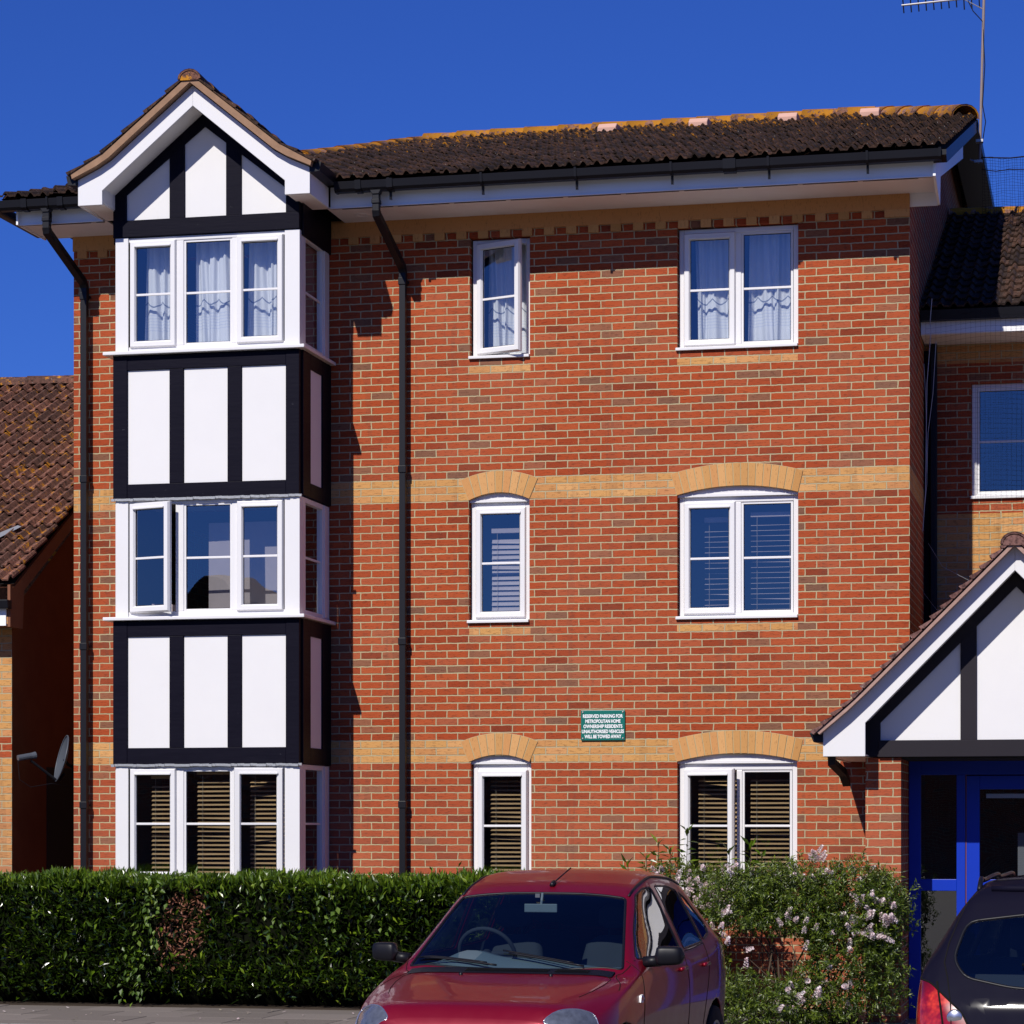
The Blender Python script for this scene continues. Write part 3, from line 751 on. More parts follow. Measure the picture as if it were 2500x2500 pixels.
# ---- main roof
YE, ZE, PT = -.84, 8.105, .308
YR = 7.0; ZR = ZE + PT * (YR - YE)
XV = -1.53; RX1, RX0 = -2.88, -8.6; XEL = -10.98
sl_ = Vector((0, 1, PT)).normalized(); Lr = (YR - YE) / sl_.y
V0 = Vector((XV, 4.75, ZE + PT * (4.75 - YE)))
hipR_n = (Vector((RX1, YR, ZR)) - V0).cross(Vector((0, 0, 1))).normalized()
if hipR_n.x > 0: hipR_n = -hipR_n
E0 = Vector((XEL, YE, ZE)); hipL_n = (Vector((RX0, YR, ZR)) - E0).cross(Vector((0, 0, 1))).normalized()
if hipL_n.x < 0: hipL_n = -hipL_n
bm = tile_sheet((XEL, YE - .03, ZE), (1, 0, 0), sl_, XV - XEL, Lr + .02, .135, .335, amp=.042, step=.03, jitter=.009,
                clips=[(V0, hipR_n), (E0, hipL_n)])
# valley around the bay gable: remove what lies under the gable roof
bmesh.ops.delete(bm, geom=[f for f in bm.faces if (lambda c: c.y < 2.2 and c.z < 9.0 - .79 * abs(c.x - GX) - .02 and abs(c.x - GX) < 1.22)(f.calc_center_median())], context='FACES')
bm_obj(bm, 'roof', M['tiles'], blk)
w = MB()   # side hips, back slope
V1 = (XV, 9.25, V0.z); R1 = (RX1, YR, ZR); R0 = (RX0, YR, ZR)
w.add([tuple(V0), V1, R1], [(0, 1, 2)])
w.add([(XEL, YE, ZE), R0, (XEL, 14.8, ZE)], [(0, 1, 2)])
w.add([V1, (XV, 14.8, ZE), (XEL, 14.8, ZE), R0, R1], [(0, 1, 2, 3, 4)])
w.add([(XEL, YE, ZE - .02), (XV, YE, ZE - .02), tuple(V0 - Vector((0, 0, .03))), (RX1, YR, ZR - .03), (RX0, YR, ZR - .03)], [(0, 1, 2, 3, 4)])
w.build('roof_slope', M['tiles'], blk)
rc = MB(); ridge_caps(rc, R0, R1, .18, .42, .045); ridge_caps(rc, tuple(V0.lerp(Vector(R1), .10) + Vector((0, 0, .03))), R1, .17, .42, .035); hp = Vector((XEL + .05, YE + .1, ZE + .03)); hm = hp.lerp(Vector(R0), .3); ridge_caps(rc, tuple(hm), R0, .15, .42)
rc2 = MB(); ridge_caps(rc2, tuple(hp), tuple(hm), .09, .42); rc2.build('hip_tiles', M['tiles'], blk, smooth=True)
rc.build('ridge_tiles', M['ridge'], blk, smooth=True)
for x in (-6.02, -4.90, -3.82, -2.84):
    v = MB(); yv = YR - 1.0; zv = ZE + PT * (yv - YE) + .01
    v.prism([(yv - .14, zv - .01), (yv + .16, zv + .06), (yv + .16, zv + .13), (yv - .06, zv + .11), (yv - .15, zv + .05)], 'x', x - .115, x + .115)
    v.build('roof_vent', M['vent'], blk, bevel=.01)
# right verge: dark undercloak, bargeboard, box end
w = MB()
w.prism([(YE, ZE - .03), (V0.y, V0.z - .03), (V0.y, V0.z - .17), (YE + .1, ZE - .13), (YE, ZE - .08)], 'x', XV - .12, XV + .005)
w.prism([(V0.y, V0.z - .02), (9.3, V0.z - .02), (9.3, V0.z - .14), (V0.y, V0.z - .14)], 'x', XV - .3, XV + .02)
w.build('verge', M['plastic'], blk)
w = MB()
w.prism([(-.72, 7.862), (-.72, 8.03), (-.55, 8.10), (3.9, 9.36), (3.9, 9.16), (.02, 8.03), (-.05, 7.74), (-.10, 7.74)], 'x', XR + .27, XR + .295)
w.build('side_bargeboard', M['fascia'], blk)
w = MB()
w.box(-7.555, XR + .27, -.68, -.66, 7.862, 8.075); w.box(-10.84, -9.94, -.68, -.66, 7.862, 8.075); w.box(-10.86, -10.84, -.735, 0, 7.862, 8.06)
w.box(-7.555, XR + .27, -.692, -.659, 7.862, 7.873); w.box(-10.85, -9.94, -.692, -.659, 7.862, 7.873)
w.build('fascia', M['fascia'], blk)
w = MB()
w.box(-7.6, XR + .268, -.66, -.0, 7.874, 7.886); w.box(-10.84, -9.92, -.66, -.0, 7.874, 7.886)
w.box(XR + .001, XR + .268, -.0, .02, 7.75, 7.9)
so_ = w.build('soffit', M['soffit'], blk)
x = -7.45; sl0 = [(-10.62, -10.1), (-10.04, -9.95)]
while x < -1.9: sl0.append((x, x + .52)); x += .57
for a, b in sl0: w = MB(); w.box(a, b, -.625, -.612, 7.868, 7.8741); w.build('soffit_slot', M['slot'], so_)
w = MB(); w.lathe([(0, 7.869), (.05, 7.869), (.052, 7.866), (.07, 7.866), (.075, 7.874)], 24, (-7.33, -.33, 0)); w.build('soffit_vent', M['soffit'], so_, smooth=True)
for z in (2.3,): pass
# gutters
def gutter(x0, x1, nm, endcap):
    g_ = MB(); yb = -.765
    pr = [(yb, 7.985), (yb - .075, 7.985), (yb - .10, 8.01), (yb - .112, 8.075), (yb - .106, 8.082), (yb - .098, 8.075), (yb - .088, 8.018), (yb - .07, 8.0), (yb - .01, 8.0), (yb - .01, 8.085), (yb, 8.085)]
    g_.prism(pr, 'x', x0, x1)
    g_.box(x0, x1, -.7649, -.66, 8.03, 8.075)
    for e in endcap: g_.prism([(yb, 7.98), (yb - .078, 7.98), (yb - .105, 8.006), (yb - .118, 8.088), (yb, 8.09)], 'x', e - .012, e + .012)
    o_ = g_.build('gutter', M['plastic'], blk)
    x = x0 + .55
    while x < x1 - .1:
        wd = .022; k = MB()
        k.prism([(yb + .001, 7.90), (yb - .02, 7.90), (yb - .03, 7.975), (yb - .083, 7.975), (yb - .112, 8.004), (yb - .124, 8.092), (yb - .105, 8.095), (yb - .1, 8.088), (yb - .1, 8.0), (yb - .06, 7.99), (yb + .001, 7.99)], 'x', x - wd / 2, x + wd / 2)
        x += .93; k.build('gutter_bracket', M['plastic'], o_)
    for x in ((-7.22, -6.90) if x0 > -8 else (-10.72, -10.33)):
        k = MB(); k.prism([(yb, 7.975), (yb - .083, 7.975), (yb - .112, 8.0), (yb - .124, 8.086), (yb, 8.088)], 'x', x - .03, x + .03); k.build('gutter_union', M['plastic'], o_)
    if x0 > -8: k = MB(); k.prism([(yb, 7.972), (yb - .083, 7.972), (yb - .112, 8.0), (yb - .124, 8.09), (yb, 8.09)], 'x', -3.62, -3.5); k.build('gutter_union', M['plastic'], o_)
gutter(-7.46, -1.575, 'r', (-1.585, -7.45)); gutter(-11.02, -10.0, 'l', (-10.01, -11.01))
g_ = MB(); g_.box(-11.12, -11.02, -.86, 0.4, 7.98, 8.08); g_.build('return_gutter', M['plastic'], blk, bevel=.02)
# square downpipes with their offset bends
def sq_pipe(mb, pts, hw, hd):
    pts = [Vector(p) for p in pts]; X = Vector((1, 0, 0)); rings = []
    for i, p in enumerate(pts):
        t = (pts[min(i + 1, len(pts) - 1)] - pts[max(i - 1, 0)]).normalized()
        side = Vector((1, 0, 0)) if abs(t.x) < .5 else Vector((1, 0, 0))
        n_ = t.cross(side).normalized(); sd = n_.cross(t).normalized()
        rings.append([p + sd * a * hw + n_ * b * hd for a, b in ((-1, -1), (1, -1), (1, 1), (-1, 1))])
    vs = [q for r_ in rings for q in r_]; fs = []
    for i in range(len(pts) - 1):
        for k in range(4): fs.append((i * 4 + k, i * 4 + (k + 1) % 4, i * 4 + 4 + (k + 1) % 4, i * 4 + 4 + k))
    fs += [(0, 3, 2, 1), tuple((len(pts) - 1) * 4 + k for k in range(4))]
    mb.add(vs, fs)
for xo, xw, zl in ((-7.05, -6.975, .1), (-10.50, -10.385, .1)):
    d = MB(); sq_pipe(d, [(xo, -.80, 7.99), (xo, -.80, 7.80), (xo + .008, -.79, 7.77)], .034, .034)
    sq_pipe(d, [(xo, -.805, 7.80), (xo, -.80, 7.765), (xw, -.12, 7.38), (xw, -.085, 7.33), (xw, -.085, 7.2)], .036, .036)
    sq_pipe(d, [(xw, -.085, 7.26), (xw, -.085, zl)], .0325, .0325)
    o_ = d.build('drainpipe', M['plastic'], blk, bevel=.006, fix=True)
    for z in (7.24, 5.35, 3.62, 1.98): c = MB(); c.box(xw - .04, xw + .04, -.126, -.045, z - .035, z + .035); c.box(xw - .045, xw + .045, -.0449, -.001, z - .012, z + .012); c.build('pipe_clip', M['plastic'], o_, bevel=.004)
    c = MB()
    c.box(xo - .04, xo + .04, -.845, -.76, 7.86, 7.90); c.prism([(xo - .06, 8.0), (xo + .06, 8.0), (xo + .034, 7.95), (xo - .034, 7.95)], 'y', -.845, -.76)
    c.build('pipe_socket', M['plastic'], o_, bevel=.004)

# curtains and blinds
curtain('net curtain behind the left pane of the top bay window', -9.43, -9.04, 6.50, 7.62, -.80, ())
curtain('net curtain behind the middle pane of the top bay window', -8.92, -8.46, 6.50, 7.62, -.80)
curtain('net curtain behind the right pane of the top bay window', -8.36, -7.93, 6.50, 7.62, -.80)
curtain('net curtain in the small open top-floor window', -6.17, -5.70, 6.46, 7.64, .28)
curtain('net curtain behind the left pane of the wide top-floor window', -4.06, -3.60, 6.46, 7.64, .28)
curtain('net curtain behind the right pane of the wide top-floor window', -3.52, -3.03, 6.46, 7.64, .28)
s_ = MB(); s_.add([(-7.86, -.9, 6.5), (-7.86, -.1, 6.5), (-7.86, -.1, 7.6), (-7.86, -.9, 7.6)], [(0, 1, 2, 3)])
tag(s_.build('side_curtain', M['blind_pale']), 'grey net curtain hanging behind the side window of the top bay', 'curtain')
G1 = 'brown slatted blinds on the ground floor'
blind('brown blind behind the left pane of the ground-floor bay', -9.36, -9.04, 1.22, 2.24, -.84, group=G1)
blind('brown blind behind the middle pane of the ground-floor bay', -8.88, -8.45, 1.22, 2.28, -.84, group=G1)
blind('brown blind behind the right pane of the ground-floor bay', -8.33, -7.93, 1.22, 2.28, -.84, group=G1)
blind('brown blind in the narrow ground-floor window', -6.14, -5.70, 1.19, 2.30, .22, group=G1)
blind('brown blind behind the ajar sash of the ground-floor window', -4.02, -3.60, 1.19, 2.30, .22, group=G1)
blind('brown blind behind the fixed pane of the ground-floor window', -3.50, -3.05, 1.19, 2.30, .22, group=G1)
G2 = 'pale slatted blinds on the middle floor'
blind('pale blind in the narrow middle-floor window', -6.12, -5.70, 3.85, 4.72, .20, 'blind_pale', 62, G2, .052, .05)
blind('thin pale blind behind the left pane of the wide middle-floor window', -3.96, -3.62, 3.85, 4.78, .24, 'blind_pale', 12, G2, .052, .04)
blind('thin pale blind behind the right pane of the wide middle-floor window', -3.50, -3.05, 3.85, 4.82, .24, 'blind_pale', 12, G2, .052, .04)
s_ = MB(); s_.add([(-8.85, -.6, 3.86), (-8.0, -.6, 3.86), (-8.0, -.62, 4.8), (-8.85, -.6, 4.8)], [(0, 1, 2, 3)])
tag(s_.build('roller_blind', M['blind_pale']), 'plain pale roller blind inside the middle bay window', 'blind')
# small stack of things on the middle bay sill
s_ = MB(); x = -9.44
for i in range(9):
    w_ = random.uniform(.018, .045); s_.box(x, x + w_, -.86, -.74, 3.84, 3.84 + random.uniform(.09, .15)); x += w_ + .002
tag(s_.build('book_row', plain('book_spines', (.38, .30, .30), .6, var=.7, nscale=30)), 'short row of books on the sill of the middle bay window', 'books')

# sign
sg = thing('parking_sign', (-4.94, -.02, 2.76), 'green metal parking notice with white capitals on the brick wall', 'sign')
s_ = MB(); s_.box(-5.163, -4.719, -.022, -.012, 2.612, 2.912); s_.build('plate', M['sign_green'], sg, bevel=.004)
for x in (-5.143, -4.739):
    for z in (2.632, 2.892): s_ = MB(); s_.lathe([(.009, -.012), (.009, -.026), (.005, -.030), (0, -.031)], 12, (x, 0, z), 'y'); s_.build('screw', M['metal'], sg)
for i, (tx, wd) in enumerate((('RESERVED PARKING FOR', .402), ('METROPOLITAN HOME', .355), ('OWNERSHIP RESIDENTS', .392), ('UNAUTHORISED VEHICLES', .424), ('WILL BE TOWED AWAY', .372))):
    c = bpy.data.curves.new('lettering', 'FONT'); c.body = tx; c.size = .05; c.align_x = 'CENTER'; c.offset = .0016; c.extrude = .0008; c.space_word = .8
    tmp = bpy.data.objects.new('tmp', c); COL.objects.link(tmp); bpy.context.view_layer.update()
    me = bpy.data.meshes.new_from_object(tmp.evaluated_get(bpy.context.evaluated_depsgraph_get())); bpy.data.objects.remove(tmp)
    xs = [v.co.x for v in me.vertices]; ys = [v.co.y for v in me.vertices]; k = wd / (max(xs) - min(xs)); ky = .036 / (max(ys) - min(ys)); mx = (max(xs) + min(xs)) / 2; my = min(ys)
    zb = 2.853 - i * .0505 - .018
    for v in me.vertices:
        a, b, cc = v.co; v.co = ((a - mx) * k - .0, -.0045 - cc, zb - 2.76 + (b - my) * ky)
    me.materials.clear(); me.materials.append(M['sign_white'])
    ob = bpy.data.objects.new('lettering', me); COL.objects.link(ob); ob.parent = sg

# ================================================================== ANNEX (lower wing, right)
anx = thing('brick_stair_wing', (1, 2.0, 0), 'lower brick wing set back on the right with its own dark tiled roof', 'building wing')
w = MB(); wall_holes(w, XR + .002, 6, -.03, 6.76, [(-1.444, -.2, 5.15, 6.352)], 2.0)
w.build('wall', M['brick_annex'], anx)
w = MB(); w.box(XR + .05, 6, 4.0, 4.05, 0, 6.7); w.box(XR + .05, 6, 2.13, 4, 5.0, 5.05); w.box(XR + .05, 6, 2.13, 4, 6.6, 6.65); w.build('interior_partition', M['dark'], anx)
window(anx, -1.44, -.2, 5.165, 6.35, 2.07, [(-1.385, -.84, 'fixed', 0, 'L'), (-.79, -.26, 'fixed', 0, 'L')], None, (-1.455, -.2, 5.18, 5.15, 1.965))
w = MB(); w.box(XR + .01, 6, 1.39, 1.41, 6.765, 6.93); w.build('fascia', M['fascia'], anx)
w = MB(); w.box(XR + .01, 6, 1.41, 2.0, 6.76, 6.775); w.build('soffit', M['soffit'], anx)
w = MB(); w.prism([(1.39, 6.89), (1.30, 6.89), (1.28, 6.99), (1.39, 6.99)], 'x', XR + .01, 6); w.build('gutter', M['plastic'], anx)
sa = Vector((0, 1, .42)).normalized()
bm = tile_sheet((XR + .01, 1.27, 7.0), (1, 0, 0), sa, 6.4, 4.9 / sa.y, .135, .335, amp=.042, step=.03, jitter=.009); bm_obj(bm, 'roof', M['tiles'], anx)
w = MB(); w.add([(XR + .01, 1.29, 6.985), (6, 1.29, 6.985), (6, 6.17, 6.985 + .42 * 4.88), (XR + .01, 6.17, 6.985 + .42 * 4.88)], [(0, 1, 2, 3)]); w.add([(XR + .01, 6.17, 9.03), (6, 6.17, 9.03), (6, 11, 7.0), (XR + .01, 11, 7.0)], [(0, 1, 2, 3)]); w.build('roof_underlay', M['slot'], anx)
rc = MB(); ridge_caps(rc, (XR + .02, 6.15, 7.0 + .42 * 4.9), (5, 6.15, 7.0 + .42 * 4.9), .12, .42); rc.build('ridge_tiles', M['ridge'], anx, smooth=True)
w = MB(); w.box(-1.86, -1.79, 1.90, 1.98, .1, 6.9); w.build('drainpipe', M['plastic'], anx, bevel=.01)
w = MB(); w.box(-2.0 + .075, -1.80, 1.97, 1.999, .1, 6.7); w.build('corner_boarding', M['timber'], anx)

# ================================================================== PORCH
por = thing('entrance_porch', (-.84, -2.0, 0), 'black and white gabled entrance porch on brick piers with blue doors', 'porch')
PX = -.842; PY = -2.0
for a, b in ((-2.17, -1.855), (.17, .485)):
    w = MB(); w.box(a, b, PY, -1.08, -.03, 2.372); w.box(a, b, -1.08, -.002, -.03, 2.372); w.build('pier', M['brick_plain'], por)
w = MB()
w.box(-2.05, 2 * PX + 2.05, PY - .04, PY + .02, 2.378, 2.527)
w.prism([(-1.98, 2.527), (-1.95, 2.527), (-2.03, 2.45)], 'y', PY - .041, PY)
zi2 = lambda x: 3.886 - 1.0 * abs(x + .83)
w.prism([(-2.17, 2.38), (-2.035, 2.38), (-2.035, 2.684), (-.842, 3.878), (.351, 2.684), (.351, 2.38), (.486, 2.38), (.486, 2.85), (-.842, 4.18), (-2.17, 2.85)], 'y', PY - .024, PY + .03)
w.box(-1.33, -1.187, PY - .022, PY + .02, 2.527, 3.7); w.box(-.50, -.357, PY - .022, PY + .02, 2.527, 3.7)
o = w.build('timber_frame', M['porch_beam'], por, bevel=.003)
p = MB(); p.prism([(-2.06, 2.5), (.376, 2.5), (.376, 2.75), (PX, 3.95), (-2.06, 2.75)], 'y', PY + .0, PY + .025); p.build('render_panel', M['render'], o)
def ph(s):
    q = lambda dx, z: (PX + s * dx, z)
    return [q(0, 4.225), q(1.29, 2.94), q(1.45, 2.80), q(1.67, 2.585), q(1.67, 2.377), q(1.298, 2.377), q(1.298, 2.672), q(0, 3.99)]
for s in (-1, 1):
    b = MB(); b.prism(ph(s), 'y', -2.35, -2.32); b.build('bargeboard', M['pvc'], por, bevel=.004)
    u = MB(); u.add([(PX, -2.32, 4.02), (PX + s * 1.298, -2.32, 2.70), (PX + s * 1.298, PY, 2.70), (PX, PY, 4.02)], [(0, 1, 2, 3)])
    u.box(PX + s * 1.298, PX + s * 1.65, -2.32, -.002, 2.385, 2.395); u.build('soffit', M['soffit'], por)
    fz = MB(); fz.box(PX + s * 1.65, PX + s * 1.67, -2.32, -.002, 2.377, 2.56); fz.build('fascia', M['fascia'], por)
    gx = PX + s * 1.67
    gt = MB(); gt.prism([(gx, 2.50), (gx + s * .085, 2.505), (gx + s * .12, 2.59), (gx, 2.59)], 'y', -2.36, -.01); gt.build('gutter', M['plastic'], por, bevel=.006)
    v = MB(); P_ = [(0, 4.195), (1.29, 2.92), (1.45, 2.77), (1.69, 2.57)]; T_ = [(0, 4.24), (1.29, 2.96), (1.45, 2.81), (1.715, 2.59)]
    v.prism([(PX + s * a, z) for a, z in P_] + [(PX + s * a, z) for a, z in T_[::-1]], 'y', -2.47, -2.30); v.build('verge_mortar', M['verge_porch'], por)
    gable_slope(s, M['tiles_porch'], PX, (0, 4.255), (1.38, 2.885), (1.735, 2.575), -2.49, 2.0 if s > 0 else 0.0, gauge=.125, parent=por, stepf=1.35)
rc = MB(); ridge_caps(rc, (PX, -2.50, 4.255), (PX, 2.0, 4.255), .11, .4, .05); rc.build('ridge_tiles', M['tiles_porch'], por, smooth=True)
w = MB(); w.prism([(PX + .10 * math.cos(math.pi * k / 12), 4.195 + .09 * math.sin(math.pi * k / 12)) for k in range(13)], 'y', -2.492, -2.42); w.build('ridge_end_mortar', M['tiles_porch'], por)
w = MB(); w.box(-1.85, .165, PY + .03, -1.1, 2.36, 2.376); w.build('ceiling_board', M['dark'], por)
w = MB(); sq_pipe(w, [(-2.46, -2.12, 2.5), (-2.46, -2.10, 2.33), (-2.38, -1.9, 2.24), (-2.36, -1.75, 2.15)], .034, .034); w.build('downpipe_shoe', M['plastic'], por, fix=True)
# stepped lead flashing where the roof meets the wall
w = MB()
for i in range(1): w.prism([(-2.33, 2.86), (-2.02, 3.18), (-2.02, 3.25), (-2.12, 3.25)], 'y', -.006, -.001)
w.build('flashing', M['lead'], por)
# blue door screen
D = -1.13; dr = MB()
dr.box(-1.85, -1.742, D, D + .07, -.02, 2.37); dr.box(-1.742, .06, D, D + .07, 2.235, 2.37)
dr.box(-1.742, -1.415, D + .005, D + .065, 1.165, 1.272); dr.box(-1.415, -1.335, D, D + .07, -.02, 2.235); dr.box(-1.742, -1.415, D, D + .07, -.02, .12)
dr.box(.06, .168, D, D + .07, -.02, 2.37)
o = dr.build('door_frame', M['blue'], por, bevel=.004)
dd = MB(); dd.box(-1.325, -1.205, D + .004, D + .06, .0, 2.225); dd.box(-.2, -.08, D + .004, D + .06, .0, 2.225); dd.box(-1.205, -.2, D + .004, D + .06, 2.10, 2.225); dd.box(-1.205, -.2, D + .004, D + .06, 1.165, 1.272); dd.box(-1.205, -.2, D + .004, D + .06, 0, .2)
od = dd.build('door', M['blue'], por, bevel=.004)
e = MB(); e.box(-1.3305, -1.3255, D - .002, D + .05, 0, 2.235); e.build('edge_strip', plain('red_edge_seal', (.25, .08, .06), .5), od)
for nm, pa, a, b, c, d_ in (('pane', o, -1.742, -1.415, .12, 2.235), ('pane', od, -1.205, -.2, .2, 2.1)):
    q = MB(); q.add([(a, D + .035, c), (b, D + .035, c), (b, D + .035, d_), (a, D + .035, d_)], [(0, 1, 2, 3)]); q.build(nm, M['glass'], pa)
q = MB(); q.box(-1.15, -.25, D + .10, D + .16, 2.02, 2.06); q.build('door_closer', M['metal'], od)
q = MB(); q.box(-.862, -.35, D + .045, D + .05, 1.27, 1.70); q.build('notice', plain('pale_notice', (.12, .125, .14), .5), od)
w = MB(); w.box(-1.85, .17, .9, .95, 0, 2.6); w.box(-1.86, -1.84, D + .08, .9, 0, 2.6); w.box(.16, .18, D + .08, .9, 0, 2.6); w.box(-1.85, .17, D + .08, .9, 2.45, 2.5)
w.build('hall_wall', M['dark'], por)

# ================================================================== NEIGHBOUR HOUSE (left)
nb = thing('brick_house', (-14, 0, 0), 'neighbouring buff brick house with mossy red-brown tiled roof at the left edge', 'house')
NX = -11.226
w = MB(); w.add([(NX - 7, 0, -.03), (NX, 0, -.03), (NX, 0, 3.95), (NX - 7, 0, 3.95)], [(0, 1, 2, 3)]); w.build('wall', M['brick_buff'], nb)
w = MB(); w.add([(NX, 0, -.03), (NX, 9, -.03), (NX, 9, 4.0), (NX, 4.5, 6.8), (NX, 0, 4.0)], [(0, 1, 2, 3, 4)]); w.build('gable_wall', M['nb_brick'], nb)
w = MB(); w.box(NX - .01, NX + .006, .92, 1.9, -.03, 2.4); w.build('side_door', M['dark'], nb)
yE, zE, pt = -.36, 4.27, .595; sn_ = Vector((0, 1, pt)).normalized(); xv = NX + .18; LN = (4.5 - yE) / sn_.y
bm = tile_sheet((xv - 6.2, yE, zE), (1, 0, 0), sn_, 6.2, LN, .142, .335, amp=.055, step=.046, nper=9); bm_obj(bm, 'roof', M['tiles_nb'], nb)
w = MB(); w.add([(xv - 6.2, yE + .02, zE - .01), (xv - .01, yE + .02, zE - .01), (xv - .01, 4.5, zE - .01 + pt * (4.5 - yE - .02)), (xv - 6.2, 4.5, zE - .01 + pt * (4.5 - yE - .02))], [(0, 1, 2, 3)]); w.build('roof_underlay', M['slot'], nb)
w = MB(); w.add([(xv - 6.2, 4.5, zE + pt * 4.86), (xv, 4.5, zE + pt * 4.86), (xv, 9.4, zE), (xv - 6.2, 9.4, zE)], [(0, 1, 2, 3)]); w.build('roof_back', M['tiles_nb'], nb)
rc = MB(); ridge_caps(rc, (xv - 6.2, 4.5, zE + pt * 4.86 + .03), (xv, 4.5, zE + pt * 4.86 + .03), .13, .45); rc.build('ridge_tiles', M['tiles_nb'], nb, smooth=True)
w = MB()
zz = lambda y, o_: zE + pt * (y - yE) + o_
w.prism([(yE + .02, zz(yE, -.02)), (4.5, zz(4.5, -.02)), (4.5, zz(4.5, -.25)), (.02, zz(.02, -.27)), (-.02, 3.82), (yE + .02, 3.82)], 'x', NX + .10, NX + .13)
w.build('bargeboard', M['wood_brown'], nb)
w = MB(); w.add([(NX, yE + .05, zz(yE + .05, -.07)), (xv - .02, yE + .05, zz(yE + .05, -.07)), (xv - .02, 4.5, zz(4.5, -.07)), (NX, 4.5, zz(4.5, -.07))], [(0, 1, 2, 3)])
w.box(NX - 6, NX + .099, yE + .03, 0, 3.83, 3.85); w.build('soffit', M['wood_brown'], nb)
w = MB(); w.prism([(yE + .02, 4.0), (yE - .08, 4.0), (yE - .10, 4.09), (yE + .02, 4.09)], 'x', xv - 6, xv - .03); w.build('gutter', M['plastic'], nb, bevel=.008)
w = MB(); w.prism([(yE + .02, 3.83), (yE + .0, 3.83), (yE + .0, 4.08), (yE + .02, 4.08)], 'x', xv - 6, xv - .09); w.build('fascia', M['fascia'], nb)
w = MB(); w.add([(-11.62, .38, 4.785), (-11.42, .70, 4.975), (-11.48, .74, 4.995), (-11.72, .42, 4.82)], [(0, 1, 2, 3)]); w.build('lead_patch', M['lead'], nb)

# satellite dish
ds = thing('satellite_dish', (-10.71, .22, 2.46), 'dark grey satellite dish bracketed to the side of the block', 'satellite dish')
def dishmesh():
    mb = MB(); vs = []; fs = []; R = .32; nr, na = 8, 28; R = .235
    for i in range(nr + 1):
        r = R * i / nr
        for k in range(na):
            a = 2 * math.pi * k / na; vs.append((r * math.cos(a) * .92, -(.22 * (r / R) ** 2 * R), r * math.sin(a) * 1.05))
    for i in range(nr):
        for k in range(na): fs.append((i * na + k, i * na + (k + 1) % na, (i + 1) * na + (k + 1) % na, (i + 1) * na + k))
    mb.add(vs, fs)
    o0 = len(mb.v); rim = [vs[nr * na + k] for k in range(na)]
    mb.tube(rim, .008, 6, closed=True); return mb
mt = Matrix.Rotation(math.radians(-57), 4, 'Z') @ Matrix.Rotation(math.radians(-14), 4, 'X')
d_ = dishmesh(); d_.v = [tuple(mt @ Vector(p) + Vector((0, 0, 0))) for p in d_.v]
o = d_.build('reflector', M['dish'], ds, smooth=True, local=True)
w = MB(); A_ = mt @ Vector((0, -.04, -.24)); B_ = mt @ Vector((0, -.36, -.10))
w.tube([A_, B_], .014, 8); w.tube([mt @ Vector((0, -.02, -.23)), mt @ Vector((0, .02, -.15))], .02, 8); w.build('arm', M['plastic'], ds, local=True)
w = MB(); w.tube([B_ + Vector((.02, .01, .05)), B_ + Vector((-.10, -.10, .02)) ], .032, 12); w.tube([B_ + Vector((.045, .03, .055)), B_ + Vector((.01, 0, .045))], .038, 12, r2=.034); w.build('receiver', M['dish'], ds, local=True, smooth=False)
w = MB(); w.tube([Vector((.085, .12, -.1)), Vector((0.0, .05, -.05)), Vector((-.02, 0, 0))], .018, 8); w.box(.06, .082, .02, .2, -.22, .02); w.build('bracket', M['plastic'], ds, local=True)
w = MB(); w.tube([B_ + Vector((-.1, -.1, 0)), B_ + Vector((-.09, -.08, -.2)), B_ + Vector((.0, .0, -.28)), B_ + Vector((.2, .1, -.24)), Vector((.08, .1, -.3))], .004, 5); w.build('cable', M['plastic'], ds, local=True)

# ================================================================== AERIAL, NET, CABLES
ae = thing('television_aerial', (-1.50, 4.7, 9.3), 'tall leaning pole with a television aerial crossing the top of the sky', 'aerial')
w = MB(); w.tube([(-1.49, 4.7, 9.30), (-1.44, 4.7, 11.2)], .017, 10); w.build('pole', M['pole'], ae)
w = MB(); a, b = Vector((-2.37, 4.7, 11.147)), Vector((-1.40, 4.7, 11.187)); w.tube([a, b], .012, 8); w2 = MB()
for i in range(11):
    p = a + (b - a) * (.02 + .088 * i); r_ = .085 if i < 8 else .12; w2 = MB(); w2.tube([p + Vector((.006, .02, -r_)), p + Vector((-.006, -.02, r_))], .008, 5); w2.build('element', M['plastic'], ae)
w.tube([b + Vector((-.28, 0, -.01)), b + Vector((-.06, 0, -.14))], .006, 6); w.build('boom', M['metal'], ae)
w = MB(); w.tube([(-1.62, 4.7, 11.15), (-1.56, 4.68, 11.02), (-1.455, 4.69, 10.9), (-1.43, 4.68, 10.4), (-1.455, 4.67, 9.95), (-1.42, 4.66, 9.75), (-1.46, 4.67, 9.5)], .006, 5); w.build('cable', M['plastic'], ae)
w = MB(); w.box(-1.53, -1.45, 4.66, 4.74, 9.53, 9.56); w.tube([(-1.50, 4.7, 9.30), (-1.6, 4.7, 9.34)], .012, 6); w.box(-1.55, -1.46, 4.67, 4.73, 9.30, 9.33); w.build('bracket', M['metal'], ae)

